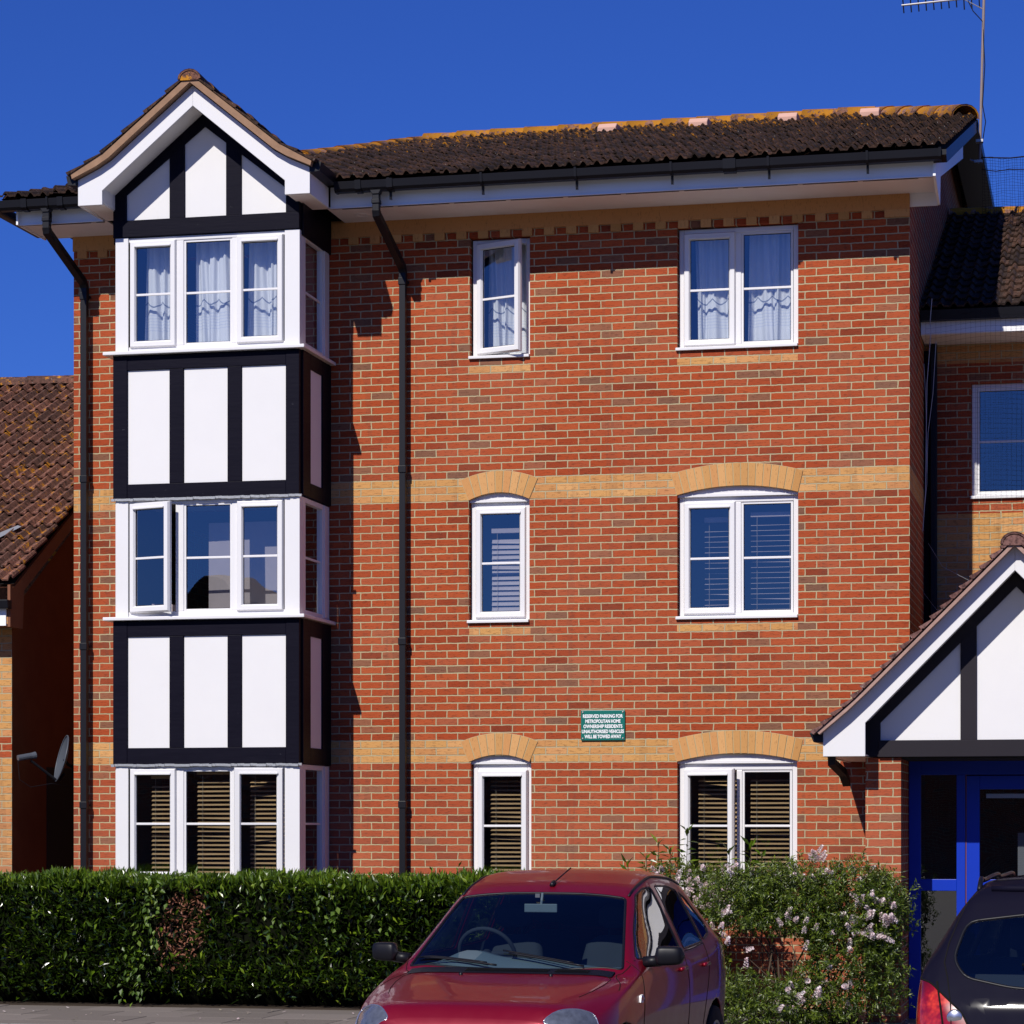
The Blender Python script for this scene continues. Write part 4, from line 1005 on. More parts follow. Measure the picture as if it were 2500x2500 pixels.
nett = thing('bird_net', (-1.2, 4.7, 9.0), 'fine black bird netting strung between the verge and the lower roof', 'netting')
w = MB(); sp = .048; th = .0032
def netpt(u, v):  # u along x 0..1 , v down 0..1
    x = -1.47 + 1.6 * u; z = 9.36 - .10 * math.sin(u * 3) * .3 - .95 * v + .01 * math.sin(u * 30 + v * 9)
    return Vector((x, 4.7 + .6 * v + .03 * math.sin(u * 11 + v * 5), z))
nu, nv = 52, 34
for i in range(nu + 1): w.tube([netpt(i / nu + .004 * math.sin(i * 2.3 + k), k / 8) for k in range(9)], th * .5, 3, caps=False)
for j in range(nv + 1): w.tube([netpt(k / 14, j / nv) + Vector((0, 0, .006 * math.sin(k * 2.1 + j * 1.7))) for k in range(15)], th * .5, 3, caps=False)
w.tube([netpt(k / 10, 0) for k in range(11)], .008, 5); w.tube([netpt(k / 10, .13) for k in range(11)], .006, 5); w.tube([netpt(k / 10, 1) for k in range(11)], .006, 5)
w.build('mesh_panel', M['net'], nett)
w = MB()   # net hanging against the wing wall
def n2(u, v): return Vector((-1.86 + 1.5 * u, 1.25 + .05 * math.sin(u * 9 + v * 3), 6.95 - 2.0 * v + .05 * math.sin(u * 4)))
for i in range(31): w.tube([n2(i / 30, k / 8) for k in range(9)], .0009, 3, caps=False)
for j in range(40): w.tube([n2(k / 10, j / 39) for k in range(11)], .0009, 3, caps=False)
w.build('hanging_panel', M['net'], nett)
cbl = thing('loose_cable', (XR + .1, 1.0, 6.5), 'pale loose cables hanging down the shaded brick return', 'cable')
w = MB()
w.tube([(-1.78, 1.0, 7.05), (-1.80, 1.0, 6.8), (-1.79, 1.0, 6.72), (-1.83, 1.0, 6.2), (-1.84, 1.0, 5.5), (-1.845, 1.0, 5.1), (-1.87, .98, 4.72)], .004, 5)
w.tube([(-1.74, 1.0, 6.62), (-1.77, 1.0, 6.1), (-1.82, 1.0, 5.7), (-1.83, 1.0, 5.3)], .003, 5)
w.tube([(-1.86, 1.0, 6.4), (-1.84, 1.0, 6.0), (-1.83, 1.0, 5.2), (-1.86, 1.0, 4.9)], .0025, 5)
w.tube([(-1.83, 1.2, 4.62), (-1.7, 1.4, 4.4), (-1.35, 1.6, 4.22)], .002, 4)
w.tube([(-1.86, 1.0, 4.1), (-1.75, 1.2, 3.95), (-1.6, 1.4, 3.92), (-1.35, 1.6, 4.05)], .002, 4)
w.build('strand', M['cable_white'], cbl)

# ================================================================== OPPOSITE SIDE OF THE CAR PARK (only seen mirrored in the panes)
opp = thing('brick_terrace', (-10, -66, 0), 'long brick terrace with dark pitched roof facing the flats', 'house')
w = MB(); w.box(-66, 44, -70, -62, -.03, 5.6); w.build('wall', M['brick_plain'], opp)
for i in range(7):
    c_ = -58 + i * 14
    w = MB(); w.prism([(c_ - 6.6, 5.6), (c_ + 6.6, 5.6), (c_, 10.3)], 'y', -71, -61.4); w.build('roof', M['tiles'], opp)
for i in range(14):
    x = -57 + i * 7
    for z in (1, 3.4):
        w = MB(); frame_bars(w, x, x + 1.3, z, z + 1.2, -62.0, -61.95, .08); w.box(x + .08, x + 1.22, -61.99, -61.97, z + .08, z + 1.12); w.build('window', M['dark'], opp)

# ================================================================== HEDGE AND SHRUBS
def leaves(C, D, L, Wd, fold=.25, up=None):
    """C centres (n,3), D directions (n,3), L lengths, Wd widths -> V,F (two folded quads per leaf)"""
    n = len(C); D = D / np.linalg.norm(D, axis=1)[:, None]
    R = rng.normal(size=(n, 3)) * .55 + (np.array([0, -.3, 1.0]) if up is None else np.array(up))
    S = np.cross(D, R); S /= np.linalg.norm(S, axis=1)[:, None] + 1e-9; N = np.cross(S, D)
    L = L[:, None]; Wd = Wd[:, None]
    b = C; t = C + D * L - N * L * .12; m = C + D * L * .5 - N * Wd * fold * .5
    l = C + D * L * .42 + S * Wd * .5 + N * Wd * fold * .4; r = C + D * L * .42 - S * Wd * .5 + N * Wd * fold * .4
    V = np.stack([b, l, t, m, r], 1).reshape(-1, 3); o = np.arange(n)[:, None] * 5
    F = np.concatenate([o + np.array([0, 3, 2, 1]), o + np.array([0, 4, 2, 3])], 1).reshape(-1, 4)
    return V, F
M['hedge_leaf'] = leaf_mat('hedge_leaf', [(0, (.006, .012, .002)), (.5, (.012, .025, .002)), (.74, (.026, .052, .003)), (.9, (.058, .105, .005)), (.97, (.12, .19, .01)), (1, (.19, .24, .02))], .22, .15)  # dark green leaf, with the front's self-shadow worked into the colour
M['hedge_lit_new'] = leaf_mat('hedge_lit_new_growth', [(0, (.022, .042, .003)), (.4, (.052, .098, .005)), (.8, (.10, .17, .008)), (1, (.19, .26, .02))], .3, .25)  # young leaf colour, lightened to carry the sunlit hedge top
M['vine_leaf'] = leaf_mat('vine_leaf', [(0, (.045, .09, .008)), (.5, (.08, .15, .012)), (1, (.15, .22, .02))], .45, .3)
M['dead_leaf'] = leaf_mat('dead_leaf', [(0, (.14, .045, .02)), (.5, (.26, .10, .06)), (1, (.36, .16, .10))], .6, .2)
M['shrub_leaf'] = leaf_mat('shrub_leaf', [(0, (.018, .030, .004)), (.4, (.05, .08, .008)), (.75, (.11, .16, .012)), (.93, (.19, .25, .02)), (1, (.34, .38, .22))], .38, .25)
M['petal'] = leaf_mat('pink_petal', [(0, (.72, .48, .52)), (.5, (.86, .70, .72)), (1, (.92, .86, .86))], .7, .3)
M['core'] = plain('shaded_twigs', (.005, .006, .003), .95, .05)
M['twig'] = plain('twig_bark', (.07, .05, .035), .9, .1)

hd = thing('hedge', (-9.6, -2.0, .05), 'long clipped evergreen hedge in front of the bay, with a browned patch', 'hedge')
HX0, HX1, HY0, HY1, HZ0, HZ1 = -14.5, -5.35, -2.62, -1.45, .09, 1.25
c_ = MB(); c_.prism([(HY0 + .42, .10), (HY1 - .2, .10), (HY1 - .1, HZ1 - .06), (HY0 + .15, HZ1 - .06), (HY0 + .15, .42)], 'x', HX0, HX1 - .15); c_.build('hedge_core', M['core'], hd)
def surf_wave(x, z): return .045 * np.sin(x * 2.3 + 1) + .04 * np.sin(x * 5.1 + z * 3) + .03 * np.sin(z * 6 + x * 1.3) + .055 * np.sin(x * 15 + 3 * np.sin(z * 7)) * np.sin(z * 13 + 2 * np.sin(x * 7))
def hedge_leaves(n):
    # front face, top face and right end, density by area
    area = np.array([(HX1 - HX0) * 1.25, (HX1 - HX0) * 1.1, 1.3]); p = area / area.sum(); k = rng.choice(3, n, p=p)
    x = rng.uniform(HX0, HX1, n); y = rng.uniform(HY0, HY1, n); z = rng.uniform(HZ0 + .05, HZ1, n); dep = rng.exponential(.095, n) - .025
    D = np.zeros((n, 3))
    f = k == 0; y[f] = HY0 + .05 + surf_wave(x[f], z[f]) + dep[f]; D[f] = np.array([0, -.75, .55])
    low = f & (z < .30); y[low] += (.30 - z[low]) * .8
    t = k == 1; z[t] = HZ1 - .02 + .026 * np.sin(x[t] * 3.1) + .012 * np.sin(x[t] * 23) + .015 * np.sin(x[t] * 9 + y[t] * 5) - dep[t] * .8 + .0; D[t] = np.array([0, -.25, 1.0])
    e = k == 2; x[e] = HX1 - dep[e]; D[e] = np.array([.8, -.2, .5])
    D += rng.normal(size=(n, 3)) * .62
    C = np.stack([x, y, z], 1)
    return C, D, k
C_, D_, k_ = hedge_leaves(46000)
keep = ~((C_[:, 2] < .24) & (rng.uniform(0, 1, len(C_)) < .75))
def in_patch(C): return ((C[:, 0] + 8.44) / .24) ** 2 + ((C[:, 2] - .84) / .36) ** 2 + .35 * np.sin(C[:, 0] * 17 + C[:, 2] * 11) < 1
patch = in_patch(C_) & (C_[:, 1] < -2.2)
keep &= ~(patch & (rng.uniform(0, 1, len(C_)) < .8))
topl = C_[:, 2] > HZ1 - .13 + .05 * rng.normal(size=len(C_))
for nm_, sel, mt_ in (('foliage', keep & ~topl, 'hedge_leaf'), ('lit_top_growth', keep & topl, 'hedge_lit_new')):
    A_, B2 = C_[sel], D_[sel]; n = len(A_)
    if nm_ == 'lit_top_growth': B2 = B2 + np.array([0, 0, .55])
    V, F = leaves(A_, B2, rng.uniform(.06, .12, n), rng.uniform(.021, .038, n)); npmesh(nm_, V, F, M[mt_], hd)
n = 800; a = rng.uniform(0, 6.28, n); r_ = np.sqrt(rng.uniform(0, 1, n))
C_ = np.stack([-8.44 + r_ * np.cos(a) * .26 + .1 * r_ * np.sin(a), -2.50 + rng.exponential(.06, n), .82 + r_ * np.sin(a) * .40], 1)
V, F = leaves(C_, rng.normal(size=(n, 3)) * .6 + np.array([0, -.6, -.3]), rng.uniform(.04, .085, n), rng.uniform(.018, .032, n)); npmesh('dead_foliage', V, F, M['dead_leaf'], hd)
# young shoots above the clipped top
C_ = []; D_ = []
for i in range(520):
    x = rng.uniform(HX0, HX1 + .05); y = rng.uniform(-2.6, -1.7); h = rng.uniform(.03, .10)
    if i < 5: x, y, h = (-10.72, -6.1, -6.02, -5.85, -8.3)[i], -2.3, (.17, .15, .13, .18, .10)[i]
    for j in range(7):
        C_.append((x + rng.normal() * .006, y, HZ1 - .02 + h * j / 7)); D_.append((rng.normal(), rng.normal(), 1.0))
C_ = np.array(C_); D_ = np.array(D_); n = len(C_); V, F = leaves(C_, D_, rng.uniform(.045, .08, n), rng.uniform(.015, .024, n)); npmesh('young_shoots', V, F, M['hedge_lit_new'], hd)

vn = thing('climbing_vine', (-9.25, -2.7, .1), 'bright green bindweed trailing down over the front of the hedge', 'climber')
C_ = []; D_ = []
for s_ in range(9):
    x, z = (-8.62, 1.26) if s_ < 5 else (-7.0 + .12 * s_, .95 + .04 * s_)
    if s_ >= 5: x = rng.uniform(-7.6, -6.2)
    for j in range(22 if s_ < 5 else 14):
        C_.append((x + rng.normal() * .05, -2.70 + rng.normal() * .02 + .0, z + rng.normal() * .03)); D_.append((rng.normal() * .7, -.5, -.8 + rng.normal() * .4))
        x += rng.normal() * .035 - (.008 if s_ < 5 else 0); z -= .052 if s_ < 5 else .035
for j in range(50): C_.append((rng.uniform(-9.2, -8.4), rng.uniform(-2.66, -2.2), 1.28 + rng.normal() * .01)); D_.append((rng.normal(), rng.normal(), .2))
C_ = np.array(C_); D_ = np.array(D_); n = len(C_); V, F = leaves(C_, D_, rng.uniform(.04, .075, n), rng.uniform(.028, .05, n), .3, None); npmesh('foliage', V, F, M['vine_leaf'], vn)

sh = thing('flowering_shrub', (-3.0, -1.1, 0), 'straggly hebe with pink flower spikes beside the porch pier', 'shrub')
#  blobs: centre x,y,z, radii, weight
BL = [(-4.05, -1.0, 1.02, .42, .38, .34, 1.1), (-3.62, -.95, 1.06, .34, .36, .26, 1.0), (-3.2, -1.0, 1.06, .42, .42, .26, 1.3), (-2.75, -1.05, 1.08, .42, .45, .32, 1.5), (-2.3, -1.1, 1.02, .42, .45, .38, 1.6), (-1.98, -1.1, .98, .24, .36, .34, .8),
      (-2.75, -1.15, .62, .36, .45, .32, 1.2), (-2.3, -1.2, .55, .42, .45, .42, 1.5), (-2.0, -1.15, .45, .24, .4, .42, .8), (-3.05, -1.3, .22, .40, .42, .28, 1.1), (-2.55, -1.35, .14, .42, .4, .2, 1.0), (-3.35, -1.45, .08, .25, .35, .2, .6),
      (-4.15, -1.0, .62, .30, .35, .34, .9), (-3.80, -1.1, .40, .22, .3, .34, 1.0), (-4.1, -1.1, .2, .3, .3, .2, .6), (-3.05, -1.1, .78, .12, .3, .16, .25)]
BL = [((b[0] + (.0 if b[0] > -3.5 else 0), b[1] - (1.25 if b[0] > -3.3 else .9 if b[0] > -3.5 else 0), b[2] + .02) + b[3:]) for b in BL]
Wt = np.array([b[6] for b in BL]); Wt = Wt / Wt.sum()
def blobpts(n, rlo=.45):
    k = rng.choice(len(BL), n, p=Wt); B = np.array(BL)[k]; d = rng.normal(size=(n, 3)); d /= np.linalg.norm(d, axis=1)[:, None]
    r = rng.uniform(rlo ** 3, 1, n) ** (1 / 3); return B[:, :3] + d * B[:, 3:6] * r[:, None] * (1 + .10 * rng.normal(size=(n, 1))), d
S_, dS = blobpts(7200, .25); ok = (S_[:, 2] > .02) & (S_[:, 1] < -.05); S_, dS = S_[ok], dS[ok]
# keep the gap that shows the brickwork
gx_ = -3.115 + (S_[:, 1] + 1.0) * -0.1255; gap = (np.abs((S_[:, 0] - gx_) / .29) ** 2 + np.abs((S_[:, 2] - .60) / .24) ** 2) < 1
S_, dS = S_[~gap], dS[~gap]; thin = (S_[:, 2] < .75) & (rng.uniform(0, 1, len(S_)) < .3); S_, dS = S_[~thin], dS[~thin]; ns = len(S_); per = 15
ax = dS * .6 + rng.normal(size=(ns, 3)) * .45 + np.array([0, -.1, .5]); ax /= np.linalg.norm(ax, axis=1)[:, None]
tt = np.tile(np.linspace(0, 1, per), ns); si = np.repeat(np.arange(ns), per)
C_ = S_[si] + ax[si] * (tt * .10)[:, None]
rad = np.cross(ax[si], rng.normal(size=(ns * per, 3))); rad /= np.linalg.norm(rad, axis=1)[:, None]
V, F = leaves(C_, ax[si] * .7 + rad, rng.uniform(.032, .058, ns * per), rng.uniform(.009, .016, ns * per), .2); npmesh('foliage', V, F, M['shrub_leaf'], sh)
w = MB()
for i in range(46):
    b = BL[rng.integers(len(BL))]; x0 = -2.5 + rng.uniform(-.6, .3) if b[0] > -3.5 else -4.0 + rng.uniform(-.15, .15)
    p0 = Vector((x0, (-1.0 if x0 < -3.5 else -2.25) + rng.uniform(-.2, .2), 0)); p2 = Vector((b[0] + rng.normal() * .15, b[1] + rng.normal() * .15, b[2] + rng.normal() * .1)); p1 = (p0 + p2) / 2 + Vector((rng.normal() * .08, 0, .1))
    w = MB(); w.tube([p0, p1, p2], .011, 5, r2=.003); w.build('branch', M['twig'], sh, smooth=True)
for q in ([(-2.65, -2.3, .02), (-2.9, -2.35, .35), (-2.92, -2.3, .62), (-3.02, -2.2, .85)], [(-2.7, -2.3, .02), (-2.85, -2.4, .3), (-3.0, -2.4, .42), (-2.95, -2.3, .75)]): w = MB(); w.tube(q, .014, 6, r2=.006); w.build('branch', M['twig'], sh, smooth=True)
# flower spikes
def spike(mb, p, d, L, r):
    d = Vector(d).normalized(); p = Vector(p); a = d.cross(Vector((.3, .8, .1))).normalized(); b = d.cross(a)
    for i in range(26):
        t = i / 26; an = i * 2.4; rr = r * (1 - .75 * t) ; c = p + d * (L * t) + (a * math.cos(an) + b * math.sin(an)) * rr
        o = (a * math.cos(an) + b * math.sin(an)); s = .011; q = d.cross(o).normalized()
        mb.add([c - q * s, c + q * s, c + q * s * .6 + o * s + d * s, c - q * s * .6 + o * s + d * s], [(0, 1, 2, 3)])
w = MB()
zones = [(-4.25, -3.45, 1.0, 1.36, 70), (-4.2, -3.3, .72, 1.1, 46), (-3.4, -2.5, 1.2, 1.40, 20), (-2.5, -2.0, 1.25, 1.42, 10), (-2.25, -1.85, .78, 1.14, 34), (-2.9, -2.3, .82, 1.0, 9), (-2.9, -2.2, .12, .42, 22), (-4.1, -3.7, .3, .6, 12), (-3.2, -2.2, .3, .8, 8)]
for x0, x1, z0, z1, k in zones:
    for i in range(k):
        x, z = rng.uniform(x0, x1), rng.uniform(z0, z1)
        y = -1.0 - .42 * math.sqrt(max(0, 1 - ((z - .75) / .8) ** 2)) - rng.uniform(0, .08)
        if z > 1.2: y = rng.uniform(-1.3, -.8)
        if x > -3.4: y -= 1.25
        if z < .5: y = -2.75 + .15 * rng.normal()
        spike(w, (x, y, z), (rng.normal() * .6, -.4 + rng.normal() * .4, .6 + rng.normal() * .5), rng.uniform(.06, .105), .019)
for i in range(9): spike(w, (-2.60 + rng.normal() * .06, -2.2, 1.44 + rng.uniform(0, .1)), (rng.normal() * .8, -.2, .7), .08, .013)
w.build('blossom', M['petal'], sh)

sp_ = thing('self_sown_sapling', (-4.1, -.55, 0), 'lanky sapling with pointed leaves in front of the right ground-floor window', 'sapling')
stems = [((-4.02, -.6), 1.74), ((-4.2, -.5), 1.55), ((-3.62, -.55), 1.55), ((-3.42, -.5), 1.60), ((-3.30, -.6), 1.50), ((-4.30, -.6), 1.62), ((-4.42, -.6), 1.48), ((-4.6, -.6), 1.42)]
w = MB(); C_ = []; D_ = []
for (x, y), h in stems:
    w.tube([(x + .05, y, 0), (x, y, h * .6), (x + .02, y, h)], .008, 5, r2=.003)
    for j in range(26):
        t = .62 + .38 * j / 26; an = j * 2.4; C_.append((x + .01, y, h * t)); D_.append((math.cos(an), math.sin(an) * .8, .25 + (.9 if j > 22 else 0) + rng.normal() * .15))
w.build('stem', M['twig'], sp_)
C_ = np.array(C_); D_ = np.array(D_); n = len(C_); V, F = leaves(C_, D_, rng.uniform(.09, .15, n), rng.uniform(.028, .045, n), .3); npmesh('foliage', V, F, M['hedge_lit_new'], sp_)

# ================================================================== CARS
def mono(xs, ys, x):
    """monotone cubic interpolation, columns of ys independently"""
    xs = np.asarray(xs, float); ys = np.asarray(ys, float); x = np.asarray(x, float)
    h = np.diff(xs); d = np.diff(ys, axis=0) / h[:, None]; m = np.zeros_like(ys)
    m[0], m[-1] = d[0], d[-1]
    for i in range(1, len(xs) - 1):
        s = np.sign(d[i - 1]) * np.sign(d[i]) > 0
        w1, w2 = 2 * h[i] + h[i - 1], h[i] + 2 * h[i - 1]
        with np.errstate(divide='ignore', invalid='ignore'):
            v = (w1 + w2) / (w1 / d[i - 1] + w2 / d[i])
        m[i] = np.where(s, v, 0)
    k = np.clip(np.searchsorted(xs, x, side='right') - 1, 0, len(xs) - 2); t = ((x - xs[k]) / h[k])[:, None]; H = h[k][:, None]
    return (2 * t**3 - 3 * t**2 + 1) * ys[k] + (t**3 - 2 * t**2 + t) * H * m[k] + (-2 * t**3 + 3 * t**2) * ys[k + 1] + (t**3 - t**2) * H * m[k + 1]
def car_shell(st, ny=110, nu=8):
    """st rows: y, [half section points (x,z) x 9 from sill to roof centre]"""
    ys = [r[0] for r in st]; P = np.array([[c for p in r[1] for c in p] for r in st])
    yy = np.unique(np.concatenate([np.linspace(ys[0], ys[-1], ny), np.array(ys)])); Q = mono(ys, P, yy).reshape(len(yy), -1, 2)
    npt = Q.shape[1]; u = np.linspace(0, npt - 1, (npt - 1) * nu + 1)
    G = []
    for i in range(len(yy)):
        q = Q[i]; q2 = np.vstack([q, q[-2] * np.array([-1, 1])])   # mirror for smooth crown
        # catmull-rom through points
        pts = np.vstack([2 * q[0] - q[1], q, q[-2] * np.array([-1, 1])]); row = []
        for t in u:
            k = min(int(t), npt - 2); f = t - k; a, b, c, d = pts[k], pts[k + 1], pts[k + 2], pts[k + 3]
            # centripetal-ish damping against overshoot
            m1 = (c - a) * .5; m2 = (d - b) * .5; L = np.linalg.norm(c - b)
            for m_ in (m1, m2):
                n_ = np.linalg.norm(m_)
                if n_ > L: m_ *= L / n_
            row.append((2 * f**3 - 3 * f**2 + 1) * b + (f**3 - 2 * f**2 + f) * m1 + (-2 * f**3 + 3 * f**2) * c + (f**3 - f**2) * m2)
        G.append(row)
    G = np.array(G); bm = bmesh.new(); ny_, nu_ = G.shape[:2]; grid = []
    for i in range(ny_):
        r = [bm.verts.new((G[i, j, 0], yy[i], G[i, j, 1])) for j in range(nu_)] + [bm.verts.new((-G[i, j, 0], yy[i], G[i, j, 1])) for j in range(nu_ - 2, -1, -1)]
        grid.append(r)
    for i in range(ny_ - 1):
        for j in range(len(grid[0]) - 1): bm.faces.new((grid[i][j], grid[i + 1][j], grid[i + 1][j + 1], grid[i][j + 1]))
    for r, rev in ((grid[0], False), (grid[-1], True)):
        bm.faces.new(r if not rev else r[::-1])
    bmesh.ops.recalc_face_normals(bm, faces=bm.faces)
    return bm
def cut_region(bm, poly, axis, cond):
    """bisect along a convex polygon (in the two coordinates other than axis) and return faces inside it for which cond(center) holds"""
    ia, ib = {'x': (1, 2), 'y': (0, 2), 'z': (0, 1)}[axis]
    cx_ = sum(p[0] for p in poly) / len(poly); cy_ = sum(p[1] for p in poly) / len(poly)
    lo = (min(p[0] for p in poly) - .06, min(p[1] for p in poly) - .06); hi = (max(p[0] for p in poly) + .06, max(p[1] for p in poly) + .06)
    for a, b in zip(poly, poly[1:] + poly[:1]):
        nrm = [0, 0, 0]; nrm[ia] = b[1] - a[1]; nrm[ib] = -(b[0] - a[0]); co = [0, 0, 0]; co[ia], co[ib] = a
        fs = [f for f in bm.faces if lo[0] < f.calc_center_median()[ia] < hi[0] and lo[1] < f.calc_center_median()[ib] < hi[1] and cond(f.calc_center_median())]
        es = list({e for f in fs for e in f.edges}); vs = list({v for f in fs for v in f.verts})
        bmesh.ops.bisect_plane(bm, geom=fs + es + vs, plane_co=co, plane_no=nrm)
    def inside(c):
        s = 0
        for a, b in zip(poly, poly[1:] + poly[:1]):
            v = (b[0] - a[0]) * (c[ib] - a[1]) - (b[1] - a[1]) * (c[ia] - a[0])
            if abs(v) < 1e-9: continue
            if s == 0: s = 1 if v > 0 else -1
            elif (v > 0) != (s > 0): return False
        return True
    return [f for f in bm.faces if cond(f.calc_center_median()) and inside(f.calc_center_median())]
def rounded(poly, r=.04, k=3):
    out = []; n = len(poly)
    for i in range(n):
        p0, p1, p2 = Vector(poly[i - 1]), Vector(poly[i]), Vector(poly[(i + 1) % n]); a = (p0 - p1); b = (p2 - p1)
        ra = min(r, a.length * .4, b.length * .4); a = p1 + a.normalized() * ra; b = p1 + b.normalized() * ra
        for j in range(k + 1):
            t = j / k; q = a * (1 - t) ** 2 + p1 * (2 * t * (1 - t)) + b * t ** 2; out.append((q.x, q.y))
    return out
def split_faces(bm, faces, name, mat, parent, inset=0.0, smooth=True, trim=None, trim_r=.007, trim_name='seal'):
    """move faces out of bm into an object; optional seal tube along the border"""
    fs = set(faces); vm = {}; nb_ = bmesh.new()
    for f in faces:
        nb_.faces.new([vm.setdefault(v, nb_.verts.new(v.co)) if v in vm else vm.setdefault(v, nb_.verts.new(v.co)) for v in f.verts])
    nb_.normal_update()
    if inset:
        for v in nb_.verts: v.co -= v.normal * inset
    loops = []
    be = [e for e in nb_.edges if len(e.link_faces) == 1]; adj = {}
    for e in be:
        for v in e.verts: adj.setdefault(v, []).append(e.other_vert(v))
    seen = set()
    for v in adj:
        if v in seen: continue
        lp = [v]; seen.add(v); cur = v
        while True:
            nx = [q for q in adj[cur] if q not in seen]
            if not nx: break
            cur = nx[0]; seen.add(cur); lp.append(cur)
        if len(lp) > 6: loops.append([tuple(q.co) for q in lp])
    me = bpy.data.meshes.new(name); nb_.to_mesh(me); nb_.free()
    if smooth: me.polygons.foreach_set('use_smooth', [True] * len(me.polygons))
    me.materials.append(mat); ob = bpy.data.objects.new(name, me); COL.objects.link(ob); ob.parent = parent
    bmesh.ops.delete(bm, geom=list(fs), context='FACES')
    if trim:
        t = MB()
        for lp in loops: t.tube(lp, trim_r, 6, closed=True)
        t.build(trim_name, trim, ob, smooth=True, local=True)
    return ob, loops
def paint(name, base, flake, rough=.28, coat=.42, metal=.35, cr=.03):
    t = NT(name); P = t.n('ShaderNodeTexCoord').outputs['Object']
    lw = t.n('ShaderNodeLayerWeight'); lw.inputs[0].default_value = .35
    c = t.mix(lw.outputs['Facing'], flake, base)
    c = t.mix(t.math('MULTIPLY', t.noise(P, 5, 5, .6), .25), c, tuple(x * .7 + .002 for x in base))
    r = t.math('ADD', rough, t.math('MULTIPLY', t.noise(P, 9, 4), .12))
    return t.done(t.bsdf(c, r, None, (.5 if metal else .06), metal, coat, Coat_Roughness=cr))
M['red_paint'] = paint('deep_red_car_paint', (.135, .001, .009), (.25, .002, .016))
M['dark_paint'] = paint('near_black_blue_paint', (.005, .004, .010), (.005, .0045, .014), .6, .09, 0.0, .05)
M['carglass'] = glass_mat('windscreen_glass', (.80, .88, .90), .02, 1.5)
M['carglass_side'] = glass_mat('side_glass', (.26, .30, .31), .05, 1.8)
M['tyre'] = plain('tyre_rubber', (.014, .014, .014), .85, .2)
M['seatcloth'] = plain('seat_cloth', (.018, .024, .032), .85, .2)
M['dash'] = plain('dashboard', (.07, .10, .12), .6, .3)
M['lamp'] = plain('headlamp_lens', (.08, .09, .12), .25, .5, var=.8, nscale=22, coat=.6)
def taillamp():
    t = NT('tail_lamp_lens'); P = t.n('ShaderNodeTexCoord').outputs['Object']
    v = t.n('ShaderNodeTexVoronoi'); v.inputs['Scale'].default_value = 60; t.l(P, v.inputs['Vector'])
    c = t.ramp(t.noise(P, 7, 3), [(.3, (.10, .002, .003)), (.5, (.30, .004, .005)), (.62, (.75, .05, .015)), (.75, (.35, .006, .006))]); c = t.mix(t.math('MULTIPLY', v.outputs[0], .6), c, (.12, .002, .003))
    return t.done(t.bsdf(c, .15, None, .5, 0, 1.0))
M['tail'] = taillamp()

def wheel(parent, x, y, z, R, side):
    w = MB(); s = side
    w.lathe([(R * .62, x - s * .09), (R * .97, x - s * .09), (R, x - s * .06), (R, x + s * .06), (R * .97, x + s * .085), (R * .64, x + s * .09)], 40, (0, y, z), 'x'); 
    o = w.build('wheel', M['tyre'], parent, smooth=True, local=True)
    r = MB(); r.lathe([(0, x + s * .06), (R * .2, x + s * .065), (R * .22, x + s * .05), (R * .60, x + s * .04), (R * .64, x + s * .09), (R * .66, x + s * .085)], 40, (0, y, z), 'x')
    for k in range(7):
        a = 2 * math.pi * k / 7; c, d = math.cos(a), math.sin(a)
        r.tube([(x + s * .06, y + c * R * .15, z + d * R * .15), (x + s * .065, y + c * R * .62, z + d * R * .62)], .028, 6)
    r.build('rim', M['metal'], o, smooth=True, local=True)
    return o
def bvh_of(bm): return BVHTree.FromBMesh(bm)
def on_surf(bvh, pts, origin_axis, off=.0015):
    """project points along an axis ('-z' from above, 'x' from the side sign)"""
    out = []
    for p in pts:
        if origin_axis == 'z': o, d = Vector((p[0], p[1], 3)), Vector((0, 0, -1))
        elif origin_axis == 'x+': o, d = Vector((3, p[0], p[1])), Vector((-1, 0, 0))
        elif origin_axis == 'x-': o, d = Vector((-3, p[0], p[1])), Vector((1, 0, 0))
        elif origin_axis == 'y+': o, d = Vector((p[0], 8, p[1])), Vector((0, -1, 0))
        h = bvh.ray_cast(o, d)
        if h[0] is not None: out.append(h[0] + h[1] * off)
    return out

# ---- red hatchback (front towards the camera)
ROAD = -.03
ca, sa_ = math.cos(YAW), math.sin(YAW)
def camspace(l, d): return (ca * l - sa_ * d, sa_ * l + ca * d - 25.82)
psi = math.radians(17.6)
dirx, diry = (ca * math.sin(psi) - sa_ * math.cos(psi), sa_ * math.sin(psi) + ca * math.cos(psi))   # front -> rear direction
wc = camspace(0.0, 16.4)      # windscreen base centre
WSY = .98                     # its distance from the nose
rx = wc[0] - dirx * WSY; ry = wc[1] - diry * WSY
RZ = math.atan2(-dirx, diry)
red = thing('red_hatchback', (rx, ry, ROAD), 'dark red five-door hatchback parked nose out in front of the hedge', 'car', rz=RZ)
def sec(w, wb, zb, zs, wr, zr, zt, w2=None, bul=1.0):
    """lower sill width wb, max width w, shoulder height zs, roof/bonnet edge (wr,zr), top zt"""
    return [(wb, zb), (w * .985, zb + (zs - zb) * .30), (w, zb + (zs - zb) * .62), (w * .985, zb + (zs - zb) * .86), (w * .955 if w2 is None else w2, zs),
            ((wr + (w * .955 if w2 is None else w2)) / 2 + .012 * bul, (zs + zr) / 2), (wr, zr), (wr * .80, zt - (zt - zr) * .28), (wr * .42, zt - (zt - zr) * .05), (0, zt)]
